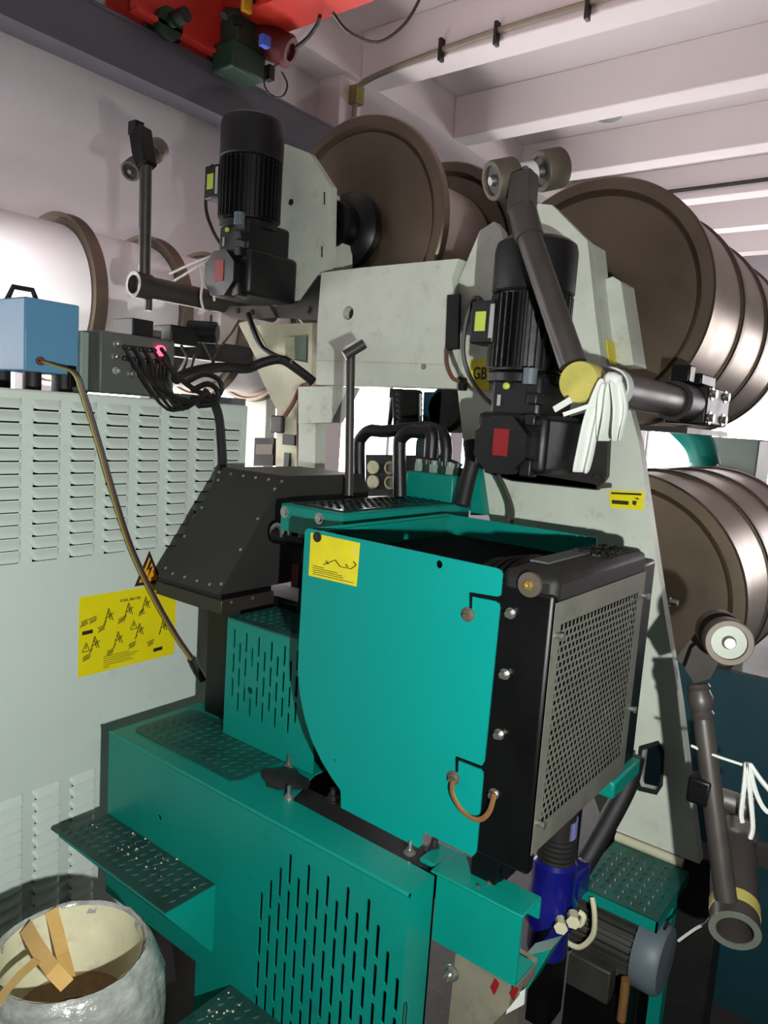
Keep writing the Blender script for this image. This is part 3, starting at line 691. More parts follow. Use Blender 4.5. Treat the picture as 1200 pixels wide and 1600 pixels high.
# ------------------------------------------------------------------ gearmotors
def gearmotor(ax, ay, z0, H, label):
    t = thing('gearmotor', (ax, ay, z0), label, 'motor', 'black gearmotors on the frame')
    s = H/.543; c = Vector((ax, ay, z0))
    L = lambda x, y, z: c+Vector((x*s, y*s, z*s))
    zt_ = z0+H
    R = .095*s
    MB().lathe((ax, ay, zt_-.125*s), (0, 0, 1), [(R*.96, 0), (R, .004*s), (R, .095*s), (R*.95, .112*s), (R*.8, .122*s), (.0, .125*s)], 40).build('fan_cover', 'black_gear', t)
    mbod = MB().lathe((ax, ay, zt_-.30*s), (0, 0, 1), [(R*.82, 0), (R*.82, .175*s)], 32)
    mbod.build('motor_body', 'black_gear', t)
    fi = MB()
    for i in range(36):
        a = 2*math.pi*i/36; d = Vector((math.cos(a), math.sin(a), 0))
        fi.bar(Vector((ax, ay, zt_-.295*s))+d*R*.88, Vector((ax, ay, zt_-.13*s))+d*R*.88, .0045, R*.22, d)
    fi.build('cooling_fins', 'black_gear', t, kind='stuff')
    MB().lathe((ax, ay, zt_-.33*s), (0, 0, 1), [(R*.85, 0), (R*.93, .004), (R*.93, .022*s), (R*.8, .03*s)], 32).build('motor_flange', 'black_gear', t)
    # gearbox
    MB().box(L(-.075, -.08, .10), L(.10, .048, .235)).build('gear_neck', 'black_gear', t, bevel=.012)
    MB().box(L(-.09, -.110, .012), L(.11, .070, .145)).build('gearbox', 'black_gear', t, bevel=.014)
    oc = []
    for i in range(8):
        a = math.pi/8+i*math.pi/4; oc.append((ay+(-.012+.070*math.cos(a))*s, z0+(.072+.070*math.sin(a))*s))
    MB().plate(oc, [], FX(ax-.118*s), (.04*s, 0, 0)).build('side_cover', 'black_gear', t, bevel=.006)
    MB().box(L(-.120, -.034, .048), L(-.117, .004, .108)).build('red_label', 'red_label', t)
    for (y0_, z0_, y1_, z1_) in ((-.088, .165, -.063, .19), (-.088, .118, -.061, .145), (-.088, .006, -.059, .045)):
        MB().box(L(-.108, y0_, z0_), L(-.07, y1_, z1_)).build('mounting_boss', 'black_gear', t, bevel=.004)
    MB().cyl(L(-.085, -.055, .21), L(-.085, -.055, .245), .016*s, n=16).build('lifting_boss', 'motor_grey', t)
    MB().lathe(L(-.076, .005, .205), (-1, 0, 0), [(.008, 0), (.008, .006), (.004, .009)], 12).build('oil_plug', 'lime_label', t)
    MB().box(L(-.0775, .018, .160), L(-.0765, .027, .185)).build('type_plate', 'grey_label', t)
    # terminal box on the left with its stickers and cable
    MB().box(L(-.085, .048, .300), L(-.02, .112, .398)).box(L(-.06, .03, .315), L(-.025, .05, .385)).build('terminal_box', 'black_gear', t, bevel=.005)
    MB().box(L(-.0862, .070, .328), L(-.0850, .098, .372)).build('box_label', 'lime_label', t)
    MB().box(L(-.0862, .049, .312), L(-.0850, .060, .388)).build('box_sticker', 'grey_label', t)
    MB().tube([L(-.05, .10, .397), L(-.05, .122, .41), L(-.05, .142, .37), L(-.045, .150, .29), L(-.03, .135, .23), L(-.03, .09, .18), L(-.04, .05, .16)], .0055*s, 6).build('motor_cable', 'wire_black', t)
    return t
gearmotor(1.60, .829, 1.487, .543, 'large black gearmotor on the right, crossed by the roller arm')
gearmotor(1.72, 1.952, 1.946, .590, 'black gearmotor on the left in front of the white motor plate')

# ------------------------------------------------------------------ roller arms
def wheel(p, d, r, L, t, face='dark_steel'):
    d = Vector(d).normalized()
    MB().lathe(p, d, [(r*.30, .012), (r*.70, .012), (r*.74, 0), (r*.96, 0), (r, .003), (r, L-.003), (r*.96, L), (r*.74, L), (r*.7, L-.012), (r*.3, L-.012)], 36, closed=True).build('roller_wheel', 'brown_iron', t)
    MB().lathe(Vector(p)+d*.006, d, [(r*.3, 0), (r*.72, 0), (r*.72, .004), (r*.3, .004)], 28, closed=True).build('wheel_face', face, t)
    MB().lathe(Vector(p)-d*.004, d, [(0, 0), (r*.22, 0), (r*.3, .01), (r*.3, L+.004), (r*.22, L+.008), (0, L+.008)], 20).build('wheel_hub', 'steel', t)
ra = thing('roller_arm', at(905, 597, x=1.40), 'dark steel arm with two roller wheels at its top in front of the right gearmotor', 'roller arm', 'roller arms')
te = at(905, 597, x=1.40); tr_ = .040
MB().cyl(te, te+Vector((.98, 0, 0)), tr_, n=32).build('cross_tube', 'gun_steel', ra)
MB().lathe(te-Vector((.006, 0, 0)), (1, 0, 0), [(0, 0), (tr_*.98, 0), (tr_*1.03, .004), (tr_*1.03, .05), (tr_, .051)], 32).build('taped_cap', 'tape_yellow', ra)
e0 = at(895, 570, x=1.42); e1 = at(826, 368, x=1.44)
MB().cyl(e0, e1, .0275, .0255, n=20).build('arm_tube', 'gun_steel', ra)
e2 = at(815, 335, x=1.45); e3 = at(819, 272, x=1.46)
MB().tube([e1+(e0-e1)*.02, at(822, 352, x=1.445), e2+Vector((0, 0, .01))], .030, 14).build('arm_bend', 'gun_steel', ra)
MB().bar(e2, e3, .044, .05, (0, 1, 0)).build('arm_head', 'gun_steel', ra, bevel=.004)
w0 = at(768, 283, x=1.44); w1 = at(850, 267, x=1.55); wd = (w1-w0).normalized()
hb = w0+(w1-w0)*.45
MB().cyl(w0, w1+wd*.04, .009).build('axle', 'steel', ra)
MB().cyl(w0+wd*.058, w0+wd*.105, .026, n=20).build('axle_block', 'cloth_white', ra)
wheel(w0, wd, .041, .055, ra); wheel(w1-wd*.012, wd, .043, .055, ra)
# clamp at the tube's far end
cl = te+Vector((.60, 0, 0))
MB().ring(cl, cl+Vector((.12, 0, 0)), .052, .041).build('tube_clamp', 'dark_steel', ra)
MB().box(cl+Vector((.12, -.055, -.055)), cl+Vector((.36, .055, .05))).build('clamp_block', 'black_gear', ra, bevel=.006)
MB().box(cl+Vector((-.05, -.06, -.082)), cl+Vector((.36, .06, -.068))).build('base_strip', 'dark_steel', ra)
for dx in (.16, .30):
    bolt(cl+Vector((dx, -.055, .03)), (0, -1, 0), ra, .012, .012); bolt(cl+Vector((dx, -.055, -.035)), (0, -1, 0), ra, .012, .012)
MB().box(cl+Vector((.02, -.03, .05)), cl+Vector((.07, .02, .095))).build('clamp_lever', 'black_paint', ra, bevel=.004)
MB().box(cl+Vector((.10, -.04, .05)), cl+Vector((.24, .02, .08))).build('clamp_lever', 'black_paint', ra, bevel=.004)
# cloth ties on the tube
tp = MB(); a, b = at(866, 640, x=1.37), at(893, 624, x=1.37); tp.bar(a, b, .012, .004, (1, 0, 0)); a, b = at(880, 648, x=1.36), at(928, 632, x=1.38); tp.bar(a, b, .008, .004, (1, 0, 0))
tp.build('tape_tail', 'cloth_white', ra)
# white rag knotted round the tube
rg = thing('white_rag', te+Vector((.10, -.04, -.2)), 'white cotton rag knotted round the right roller arm tube', 'rag')
def rag(poly_l, poly_r, X, name, seed, dep=.016, nn=10):
    """hanging fold of cloth between two edges, with pleats and thickness"""
    random.seed(seed); b = MB(); A = [at(u, v, x=X) for u, v in poly_l]; B = [at(u, v, x=X) for u, v in poly_r]; n = len(A)
    ph = random.uniform(0, 6); vs = []
    for i in range(n):
        for j in range(nn+1):
            s = j/nn; p = A[i].lerp(B[i], s); w = math.sin(s*math.pi*3.0+ph+i*.25)*dep*(.35+.65*i/(n-1)) - math.sin(s*math.pi)*dep*1.2
            vs.append(p+Vector((w, 0, 0)))
    k = len(vs); vs2 = [v+Vector((.012, 0, 0)) for v in vs]
    fs = []
    for i in range(n-1):
        for j in range(nn):
            a_ = i*(nn+1)+j; q = (a_, a_+nn+1, a_+nn+2, a_+1); fs.append(q); fs.append(tuple(x_+k for x_ in reversed(q)))
    edge = [j for j in range(nn+1)]+[i*(nn+1)+nn for i in range(1, n)]+[(n-1)*(nn+1)+j for j in range(nn-1, -1, -1)]+[i*(nn+1) for i in range(n-2, 0, -1)]
    for q in range(len(edge)): a_, b_ = edge[q], edge[(q+1) % len(edge)]; fs.append((a_, b_, b_+k, a_+k))
    b.add(vs+vs2, fs); o = b.build(name, 'cloth_white', rg, angle=60)
    sb = o.modifiers.new('subsurf', 'SUBSURF'); sb.levels = 1; sb.render_levels = 2
    return o
rag([(936, 592), (922, 620), (910, 655), (902, 700), (895, 738)], [(955, 590), (950, 618), (938, 655), (932, 700), (922, 742)], 1.40, 'cloth_tail', 3)
rag([(940, 598), (934, 620), (934, 650), (935, 672), (937, 690)], [(962, 596), (960, 620), (958, 650), (952, 675), (947, 690)], 1.395, 'cloth_tail', 5)
rag([(950, 594), (955, 620), (958, 650), (957, 675), (962, 690)], [(972, 592), (980, 618), (984, 640), (978, 665), (972, 692)], 1.39, 'cloth_loop', 8)
kn = MB(); c = at(955, 594, x=1.385); kn.lathe(c-Vector((.0, .016, 0)), (0, 1, .2), [(.004, -.004), (.010, 0), (.013, .012), (.011, .024), (.004, .03)], 14); kn.build('knot', 'cloth_white', rg)
MB().ring(te+Vector((.155, 0, 0)), te+Vector((.185, 0, 0)), tr_+.004, tr_).build('tie_band', 'cloth_white', rg)

# left roller arm
la = thing('roller_arm', at(205, 443, x=1.45), 'dark upright roller arm left of the left gearmotor, tied with white string', 'roller arm', 'roller arms')
l0 = at(208, 444, x=1.45)
MB().ring(l0, l0+Vector((.06, 0, 0)), .042, .030).build('tube_end', 'gun_steel', la)
MB().cyl(l0+Vector((.02, 0, 0)), l0+Vector((.62, 0, 0)), .036, n=28).build('cross_tube', 'gun_steel', la)
a = l0+Vector((.04, 0, .02)); b = at(228, 258, x=1.47)
MB().cyl(a, b, .0205, .019, n=18).build('arm_tube', 'gun_steel', la)
MB().cyl(l0+Vector((.06, 0, -.03)), l0+Vector((.06, 0, -.075)), .012, n=12).build('lock_pin', 'gun_steel', la)
MB().bar(b-Vector((0, 0, .01)), at(219, 205, x=1.48), .05, .06, (0, 1, .3)).build('arm_head', 'black_paint', la, bevel=.006)
MB().box(at(214, 212, x=1.48)-Vector((.02, .02, .0)), at(214, 212, x=1.48)+Vector((.012, .02, .04))).build('head_bracket', 'black_paint', la)
wa = at(203, 268, x=1.44); wc = at(238, 240, x=1.56); wd2 = (wc-wa).normalized()
wheel(wa, wd2, .032, .05, la); wheel(wc-wd2*.0, wd2, .036, .055, la)
MB().cyl(wa, wc, .008).build('axle', 'steel', la)
st = None
for i, pts in enumerate(([(336, 398), (300, 412), (265, 428)], [(334, 402), (295, 425), (255, 450), (232, 470)], [(312, 418), (316, 440), (314, 465), (318, 484)], [(318, 412), (332, 440), (335, 470)])):
    c = MB().tube([at(u, v, x=1.66-.02*i) for u, v in pts], .0042, 6)
    if st is None: st = c.build('white_string', 'rope_white', label='white string stretched between the left gearmotor and the roller arm', cat='string')
    else: c.build('strand', 'rope_white', st)
# dark bar and bracket under the left motor
db = thing('support_bar', (1.7, 2.3, 1.75), 'dark steel support bar with brown bracket below the left gearmotor', 'support bar')
a, b = at(262, 548, x=1.75), at(425, 552, x=2.05)
MB().box((1.62, 2.22, a.z-.03), (2.2, 2.28, a.z+.04)).build('bar', 'dark_steel', db, bevel=.004)
MB().plate(pxx([(318, 488), (345, 478), (420, 478), (430, 495), (372, 500), (360, 520), (340, 545), (318, 540)], 1.82), [pxx([(328, 492), (345, 490), (345, 508), (328, 510)], 1.82)], FX(1.82), (.012, 0, 0)).build('bracket', 'brown_iron', db)
MB().plate(pxx([(372, 505), (392, 500), (425, 560), (402, 564)], 1.83), [], FX(1.83), (.01, 0, 0)).build('stay', 'cream_paint', db)
MB().tube([at(388, 490, x=1.8), at(398, 520, x=1.79), at(412, 545, x=1.78), at(440, 560, x=1.79), at(455, 565, x=1.8)], .009, 8).build('stay_cable', 'wire_black', db)
for u, v in ((372, 486), (394, 488)): bolt(at(u, v, x=1.82), (-1, 0, 0), db, .008, .006, material='dark_steel')
MB().box((1.6, 2.3, 1.60), (2.05, 2.36, 1.64)).build('lower_bar', 'motor_grey', db)

# ------------------------------------------------------------------ teal base cover with steps
BX, BY0, BY1, BZ = 1.0, .651, 1.564, .786
bs = thing('base_cover', (1.05, 1.1, 0), 'large teal sheet metal base cover with slots and two tread steps at the bottom', 'machine cover')
zc_, ycut = .365, 1.205
face = [(BY1, BZ), (BY0, BZ), (BY0, 0), (ycut, 0), (ycut, zc_), (BY1, zc_)]
hs = []
a0 = at(80+723/1.935, 1080+492/1.935, x=BX); a1 = at(80+960/1.935, 1080+630/1.935, x=BX); a2 = at(80+723/1.935, 1080+590/1.935, x=BX)
cpitch = (a0.y-a1.y)/8; slen = a0.z-a2.z; per = slen*1.16
for j in range(-3, 13):
    yy = a0.y-cpitch*j
    k0 = 0
    for k in range(0, 9):
        zz_ = a0.z-slen/2-per*k-(per/2 if j % 2 else 0)
        if j < 0 and (a0.z-zz_) < slen/2-j*per*.5-.001: continue
        if j > 8 and (a0.z-zz_) < slen/2+(j-8)*per*.5-.001: continue
        if zz_-slen/2 < .05: continue
        hs.append(slot(yy, zz_, .009, slen))
ph_ = at(80+327/1.935, 1080+382/1.935, x=BX)
hs.append(circ(ph_.y, ph_.z, .007, 12))
MB().plate(face, hs, FX(BX), (.004, 0, 0)).build('front_panel', 'teal_paint', bs)
MB().box((BX+.004, BY0, 0), (1.085, BY0+.004, BZ)).build('end_panel', 'teal_paint', bs)
# top: broad at the far end, narrow strip towards the camera
tp_ = [(BX, BY0), (1.075, BY0), (1.085, 1.02), (1.20, 1.06), (1.45, 1.06), (1.45, BY1), (BX, BY1)]
MB().plate(tp_, [], FZ(BZ), (0, 0, .004)).build('top_panel', 'teal_paint', bs)
MB().cyl((BX+.002, BY0, BZ+.001), (BX+.002, BY1, BZ+.001), .0045, n=10).build('top_edge', 'teal_paint', bs)
MB().box((BX+.004, BY1-.004, zc_), (1.45, BY1, BZ)).build('back_panel', 'teal_paint', bs)
MB().box((1.40, BY0+.45, 0), (1.41, BY1, BZ)).box((1.08, BY0, 0), (1.086, 1.06, BZ)).build('inner_panel', 'black_paint', bs)
# tread plate on the top
MB().plate(rrect(1.045, 1.155, 1.235, 1.535, .02), [], FZ(BZ+.004), (0, 0, .003)).build('tread_plate', 'teal_tread', bs)
tread((1.05, 1.16, BZ+.007), (1, 0, 0), (0, 1, 0), .18, .37, bs, 'teal_tread')
for u, v in ((451, 1198), (451, 1247), (640, 1333)):
    p = at(u, v, z=BZ+.004); bolt((p.x, p.y, p.z), (0, 0, 1), bs, .008, .009, stud=.018)
# wedge step
SX, SZ, SY0, SY1 = .872, .575, 1.150, 1.562
MB().prism([(BX, SY0, SZ), (SX, SY0, SZ), (SX, SY0, SZ-.006), (BX, SY0, SZ-.16)], (0, SY1-SY0, 0)).build('step', 'teal_paint', bs)
MB().box((SX+.001, SY0+.002, SZ), (BX-.001, SY1-.002, SZ+.003)).build('step_tread', 'dirty_tread', bs)
tread((SX+.005, SY0+.005, SZ+.003), (1, 0, 0), (0, 1, 0), BX-SX-.01, SY1-SY0-.01, bs, 'dirty_tread')
SZ2 = .372
MB().prism([(BX, .62, SZ2), (SX-.03, .62, SZ2), (SX-.03, .62, SZ2-.006), (BX, .62, SZ2-.16)], (0, 1.088-.62, 0)).build('step', 'teal_paint', bs)
MB().box((SX-.028, .622, SZ2), (BX-.001, 1.086, SZ2+.003)).build('step_tread', 'dirty_tread', bs)
tread((SX-.025, .63, SZ2+.003), (1, 0, 0), (0, 1, 0), BX-SX+.02, 1.086-.635, bs, 'dirty_tread')
dbm = MB(); random.seed(11)
for i in range(46):
    if i < 34: x_, y_, z_ = random.uniform(.93, .995), random.gauss(1.36, .09), SZ+.005
    else: x_, y_, z_ = random.uniform(.88, .98), random.uniform(1.0, 1.08), SZ2+.005
    if not SY0-.2 < y_ < 1.55: continue
    s_ = random.uniform(.0012, .003); dbm.lathe((x_, y_, z_-.001), (random.uniform(-.5, .5), random.uniform(-.5, .5), 1), [(0, 0), (s_, s_*.4), (s_*.8, s_), (0, s_*1.4)], 5)
dbm.build('crumbs', 'debris', bs, kind='stuff')
# red diamond decal rod etc. sit under the channel; dark gap ledge between base and radiator
lg = thing('mounting_rail', (1.12, .8, BZ-.02), 'black grimy mounting rail with bolts between the base cover and the teal fan cover', 'rail')
MB().box((1.087, .62, BZ-.05), (1.16, 1.10, BZ-.006)).build('rail_bar', 'black_dusty', lg, bevel=.004)
MB().box((1.10, .60, BZ-.004), (1.17, .70, BZ+.006)).build('foot_tab', 'teal_paint', lg, bevel=.003)
for u, v in ((520, 1247), (678, 1327)):
    p = at(u, v, z=BZ); bolt((p.x, p.y, BZ-.004), (0, 0, 1), lg, .012, .012, stud=.014, material='dark_steel')
oc_ = MB(); random.seed(21)
oc_.lathe((1.13, 1.085, BZ+.004), (0, 0, 1), [(.045, 0), (.05, .006), (.036, .014), (.018, .019), (0, .018)], 14)
oc_.v = [Vector((1.13+(p.x-1.13)*random.uniform(.7, 1.1), 1.085+(p.y-1.085)*random.uniform(.8, 1.4), p.z)) for p in oc_.v]
oc_.build('oily_cloth', 'black_dusty', lg, angle=70)

# ------------------------------------------------------------------ slotted teal cover on the base
SCX = 1.19
s0, s1 = at(356, 966, x=SCX), at(349, 1147, x=SCX)
scz0, scz1, scy1 = BZ+.008, s0.z, s0.y
sc = thing('slotted_cover', (SCX+.1, 1.2, scz0), 'small slotted teal cover box on the base cover, left of the fan cover', 'machine cover')
scy0 = 1.06
hs = []
for j in range(11):
    yy = scy1-.026-j*.0212*1.02
    for k in range(6):
        z_ = scz1-.045-k*.062-(.031 if j % 2 else 0)
        if z_-.026 < scz0+.045+j*.0: continue
        if yy > scy0+.012: hs.append(slot(yy, z_, .008, .050))
hp_ = at(390, 1079, x=SCX)
hs = [h_ for h_ in hs if min(math.hypot(a-hp_.y, b-hp_.z) for a, b in h_) > .012 and abs(sum(a for a, b in h_)/len(h_)-hp_.y) + 0 > (.010 if abs(sum(b for a, b in h_)/len(h_)-hp_.z) < .036 else 0)]
hs.append(circ(hp_.y, hp_.z, .009, 14))
MB().plate([(scy1, scz0), (scy1, scz1), (scy0, scz1), (scy0, scz0)], hs, FX(SCX), (.004, 0, 0)).build('slotted_panel', 'teal_paint', sc)
MB().box((SCX, scy0, scz1), (1.35, scy1, scz1+.004)).build('top_panel', 'teal_tread', sc)
tread((SCX+.01, scy0, scz1+.004), (1, 0, 0), (0, 1, 0), .14, scy1-scy0-.01, sc, 'teal_tread')
MB().box((SCX+.004, scy1-.004, scz0), (1.35, scy1, scz1)).build('side_panel', 'teal_paint', sc)
MB().box((1.34, scy0, scz0), (1.35, scy1-.004, scz1)).build('back_panel', 'black_paint', sc)

# ------------------------------------------------------------------ dark hood and its column
HX = 1.17
q0, q1 = at(246, 900, x=HX), at(342, 931, x=HX)
hy1, hy0, hz0 = q0.y, q1.y, (q0.z+q1.z)/2
hd = thing('duct_hood', (HX+.2, (hy0+hy1)/2, BZ+.004), 'dark grey sloping sheet metal duct hood on a black column', 'duct hood')
t0_ = at(446, 744, y=hy0)
hz1 = t0_.z; hxt = t0_.x; hxe = hxt+.35
prof = [(HX, hz0), (hxt, hz1), (hxe, hz1), (hxe, hz0)]
MB().plate([(HX, hz0), (hxt, hz1), (hxe-.04, hz1), (hxe, hz1-.05), (hxe, hz0)], [], FY(hy0), (0, hy1-hy0, 0)).build('hood_body', 'hood_grey', hd, bevel=.003)
MB().box((HX-.002, hy0-.012, hz0-.047), (1.345, hy1+.004, hz0-.012)).build('hood_lip', 'lip_dark', hd, bevel=.003)
MB().box((HX+.004, hy0-.004, hz0-.012), (1.34, hy1, hz0)).build('hood_gasket', 'black_paint', hd)
MB().box((1.25, hy0+.01, BZ+.004), (1.36, hy1-.115, hz0-.047)).build('column', 'black_paint', hd)
nrm = Vector((-(hz1-hz0), 0, hxt-HX)).normalized()
def rivet(p, d): MB().lathe(p, d, [(.0045, 0), (.0040, .002), (0, .0035)], 8).build('rivet', 'zinc', hd)
for f in (.08, .36, .62, .88):
    for yy in (hy0+.012, hy1-.012): rivet(Vector((HX+(hxt-HX)*f, yy, hz0+(hz1-hz0)*f)), nrm)
for k in range(1, 5): rivet(Vector((HX+.012, hy0+(hy1-hy0)*k/5, hz0+.015)), nrm)
for k in range(0, 6): rivet(Vector((hxt-.012, hy0+(hy1-hy0)*k/5, hz1-.014)), nrm)
for xx in (HX+.03, HX+.1): rivet(Vector((xx, hy0-.012, hz0-.02)), (0, -1, 0))
# dark fittings behind the hood and the fan cover
hf = thing('coupling_block', (1.42, 1.2, 1.0), 'dark coupling block with two silver pipe clips between hood and fan cover', 'coupling')
MB().box((1.36, 1.08, BZ+.006), (1.5, 1.30, 1.30)).build('block', 'black_paint', hf, bevel=.01)
MB().box((1.37, 1.30, BZ+.006), (1.5, 1.55, 1.11)).build('rear_block', 'black_gear', hf, bevel=.01)
p = at(462, 900, x=1.355); MB().box((1.352, p.y-.012, p.z-.03), (1.36, p.y+.012, p.z+.03)).build('red_mark', 'dark_red', hf)
for u in (433, 462):
    p = at(u, 830, x=1.30)
    MB().tube([p+Vector((0, .018, -.012)), p+Vector((0, .016, .006)), p+Vector((0, 0, .016)), p+Vector((0, -.016, .006)), p+Vector((0, -.018, -.012))], .006, 8).build('pipe_clip', 'steel', hf)
MB().cyl(at(430, 836, x=1.31), at(480, 842, x=1.33), .022).build('pipe', 'black_paint', hf)

# ------------------------------------------------------------------ upper teal cover
UX = 1.27
v0, v1, v2 = at(440, 786, x=UX), at(537, 803, x=UX), at(537, 848, x=UX)
uy1, uy0, uz1, uz0 = v0.y, v1.y, v0.z, v2.z
uxe = at(735, 772, y=uy0).x
uc = thing('upper_cover', (UX+.25, (uy0+uy1)/2, uz0), 'low teal cover with glossy wet tread plate on top, behind the fan cover', 'machine cover')
MB().box((UX, uy0, uz1-.004), (uxe, uy1, uz1)).build('top_panel', 'teal_paint', uc, bevel=.003)
MB().box((UX, uy0, uz0), (UX+.004, uy1, uz1-.004)).build('front_panel', 'teal_paint', uc)
MB().box((UX+.004, uy0, uz0), (uxe, uy0+.004, uz1-.004)).build('side_panel', 'teal_paint', uc)
M_ = mat('wet_tread', (.10, .20, .20), .16, .3, var=.5, scale=14, bump=.5, bscale=40)
MB().box((UX+.02, uy0+.02, uz1), (uxe-.03, uy1-.02, uz1+.003)).build('tread_plate', 'wet_tread', uc)
tread((UX+.03, uy0+.025, uz1+.003), (1, 0, 0), (0, 1, 0), uxe-UX-.07, uy1-uy0-.05, uc, 'wet_tread')
for u, v in ((445, 800), (499, 810)): bolt(at(u, v, x=UX), (-1, 0, 0), uc, .009, .006)

# ------------------------------------------------------------------ radiator and fan cover
PX = 1.10
rd = thing('oil_cooler', (1.32, .75, BZ), 'oil cooler with big teal fan cover, black radiator and perforated steel grille', 'oil cooler')
K = lambda pts: pxx([(440+a/2.7575, 780+b/2.7575) for a, b in pts], PX)
out = K([(100, 140), (112, 125), (925, 297), (945, 308), (950, 325), (942, 415), (930, 420), (812, 400), (804, 406), (804, 470), (820, 472), (822, 420), (920, 440), (934, 450), (938, 470), (872, 1130), (862, 1148), (755, 1108), (744, 1114), (744, 1175), (760, 1178), (762, 1128), (855, 1165), (866, 1180), (866, 1200), (838, 1520), (825, 1537), (810, 1532), (620, 1438), (606, 1440), (600, 1495), (588, 1503), (256, 1330), (254, 1255), (215, 1200), (170, 1125), (130, 1040), (98, 940), (78, 840), (70, 740), (74, 620), (82, 480)])
h1 = at(440+678/2.7575, 780+281/2.7575, x=PX); h2 = at(440+227/2.7575, 780+1125/2.7575, x=PX)
fan = MB().plate(out, [circ(h1.y, h1.z, .0075, 16), circ(h2.y, h2.z, .004, 4)], FX(PX), (.004, 0, 0)).build('cover_plate', 'teal_plate', rd, label='large flat teal side plate with rounded lower corner')
py1 = out[0][0]; pz1 = out[0][1]
# rolled back of the cover: follows the curved edge of the plate, from the near plate to the far wall
xb = at(700, 797, y=py1).x
curve = K([(100, 128), (82, 480), (74, 620), (70, 740), (78, 840), (98, 940), (130, 1040), (170, 1125), (215, 1200), (254, 1255)])
bk = MB(); n = len(curve)
vs = [Vector((PX+.004, a, b)) for a, b in curve]+[Vector((xb, a, b)) for a, b in curve]
vs += [p-Vector((0, .003, 0)) for p in vs]
fs = []
for i in range(n-1): fs += [(i, i+1, n+i+1, n+i), (2*n+i, 3*n+i, 3*n+i+1, 2*n+i+1)]
fs += [(0, n, 3*n, 2*n), (n-1, 3*n-1, 4*n-1, 2*n-1)]
bk.add(vs, fs); bk.build('rolled_back', 'teal_paint', rd)
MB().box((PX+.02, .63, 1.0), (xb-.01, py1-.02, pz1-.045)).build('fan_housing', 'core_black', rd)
MB().box((xb-.004, .63, BZ+.12), (xb, py1, pz1+.004)).build('far_wall', 'teal_paint', rd)
MB().box((PX+.004, py1-.012, pz1-.006), (xb, py1, pz1)).build('top_lip', 'teal_paint', rd)
# yellow sign on the plate
sgp = [(440+a/2.7575, 780+b/2.7575) for a, b in ((128, 143), (338, 188), (323, 376), (118, 328))]
g = MB().plate(pxx(sgp, PX), [], FX(PX-.0015), (.0015, 0, 0)).build('cover_sign', 'worn_yellow', rd); tag(g, 'worn yellow sign with small print on the teal plate')
SP = lambda a, b: at(440+a/2.7575, 780+b/2.7575, x=PX-.002)
k = MB()
for a, b, c, d in ((135, 285, 180, 297), (135, 294, 240, 318), (135, 303, 260, 331), (135, 312, 265, 340), (135, 321, 308, 360)): k.bar(SP(a, b), SP(c, d), .0012, .0014, (1, 0, 0))
k.build('text_lines', 'ink_soft', g)
k = MB()
for a, b, c, d in ((182, 282, 205, 272), (205, 272, 232, 262), (232, 262, 252, 290), (252, 290, 300, 300), (300, 300, 322, 285), (322, 285, 310, 268), (192, 265, 202, 280), (276, 280, 286, 292)): k.bar(SP(a, b), SP(c, d), .0012, .0022, (1, 0, 0))
k.build('diagram', 'ink', g)
bolt(SP(155, 163), (-1, 0, 0), rd, .007, .005, material='dark_steel')
for (a, b) in ((803, 497), (740, 1200)):
    p = at(440+a/2.7575, 780+b/2.7575, x=PX)
    MB().lathe(p, (-1, 0, 0), [(.013, 0), (.013, .002), (.010, .003), (.008, .006), (.004, .006), (.004, .012), (0, .012)], 20).build('knob_screw', 'brown_iron', rd)
# radiator body (black): side tank, core, top tank
GY = .478
gx0, gx1, gz1, gz0 = 1.097, 1.530, 1.326, .893
MB().box((PX+.03, GY+.05, gz0-.03), (gx1-.01, .595, gz1-.03)).build('radiator_core', 'core_black', rd)
MB().box((PX+.004, GY+.006, gz0-.045), (PX+.03, .665, gz1+.012)).build('side_tank', 'black_paint', rd, bevel=.008)
MB().box((PX+.006, GY+.004, gz1-.03), (gx1+.012, .585, gz1+.040)).build('top_tank', 'black_dusty', rd, bevel=.014)
MB().box((gx1-.012, GY+.012, gz0-.045), (gx1+.10, .60, gz1+.012)).build('side_tank', 'black_paint', rd, bevel=.008)  # right tank, widened past the grille to draw a shadow band in black
MB().box((PX+.10, .545, gz1+.038), (gx1-.12, .58, gz1+.043)).build('tank_plate', 'box_grey', rd)
fo = MB(); random.seed(5)
for i in range(120):
    x_, y_ = random.uniform(gx1-.16, gx1-.02), random.uniform(GY+.03, .575); fo.cyl((x_, y_, gz1+.038), (x_+random.uniform(-.012, .012), y_+random.uniform(-.012, .012), gz1+.043), .003, n=5)
fo.build('fluff', 'black_dusty', rd, kind='stuff')
p = at(830, 913, x=PX+.004)
MB().lathe((PX+.004, p.y, p.z), (-1, 0, 0), [(.0205, 0), (.0215, .003), (.0205, .008), (.009, .009)], 28).build('filler_washer', 'brown_iron', rd)
MB().lathe((PX-.004, p.y, p.z), (-1, 0, 0), [(.009, 0), (.008, .004), (.004, .005), (.004, .002), (0, .002)], 6).build('filler_plug', 'brass', rd)
for u, v in ((798, 958), (789, 1053), (780, 1147), (772, 1240)):
    p = at(u, v, x=PX+.004); bolt(p, (-1, 0, 0), rd, .0065, .012)
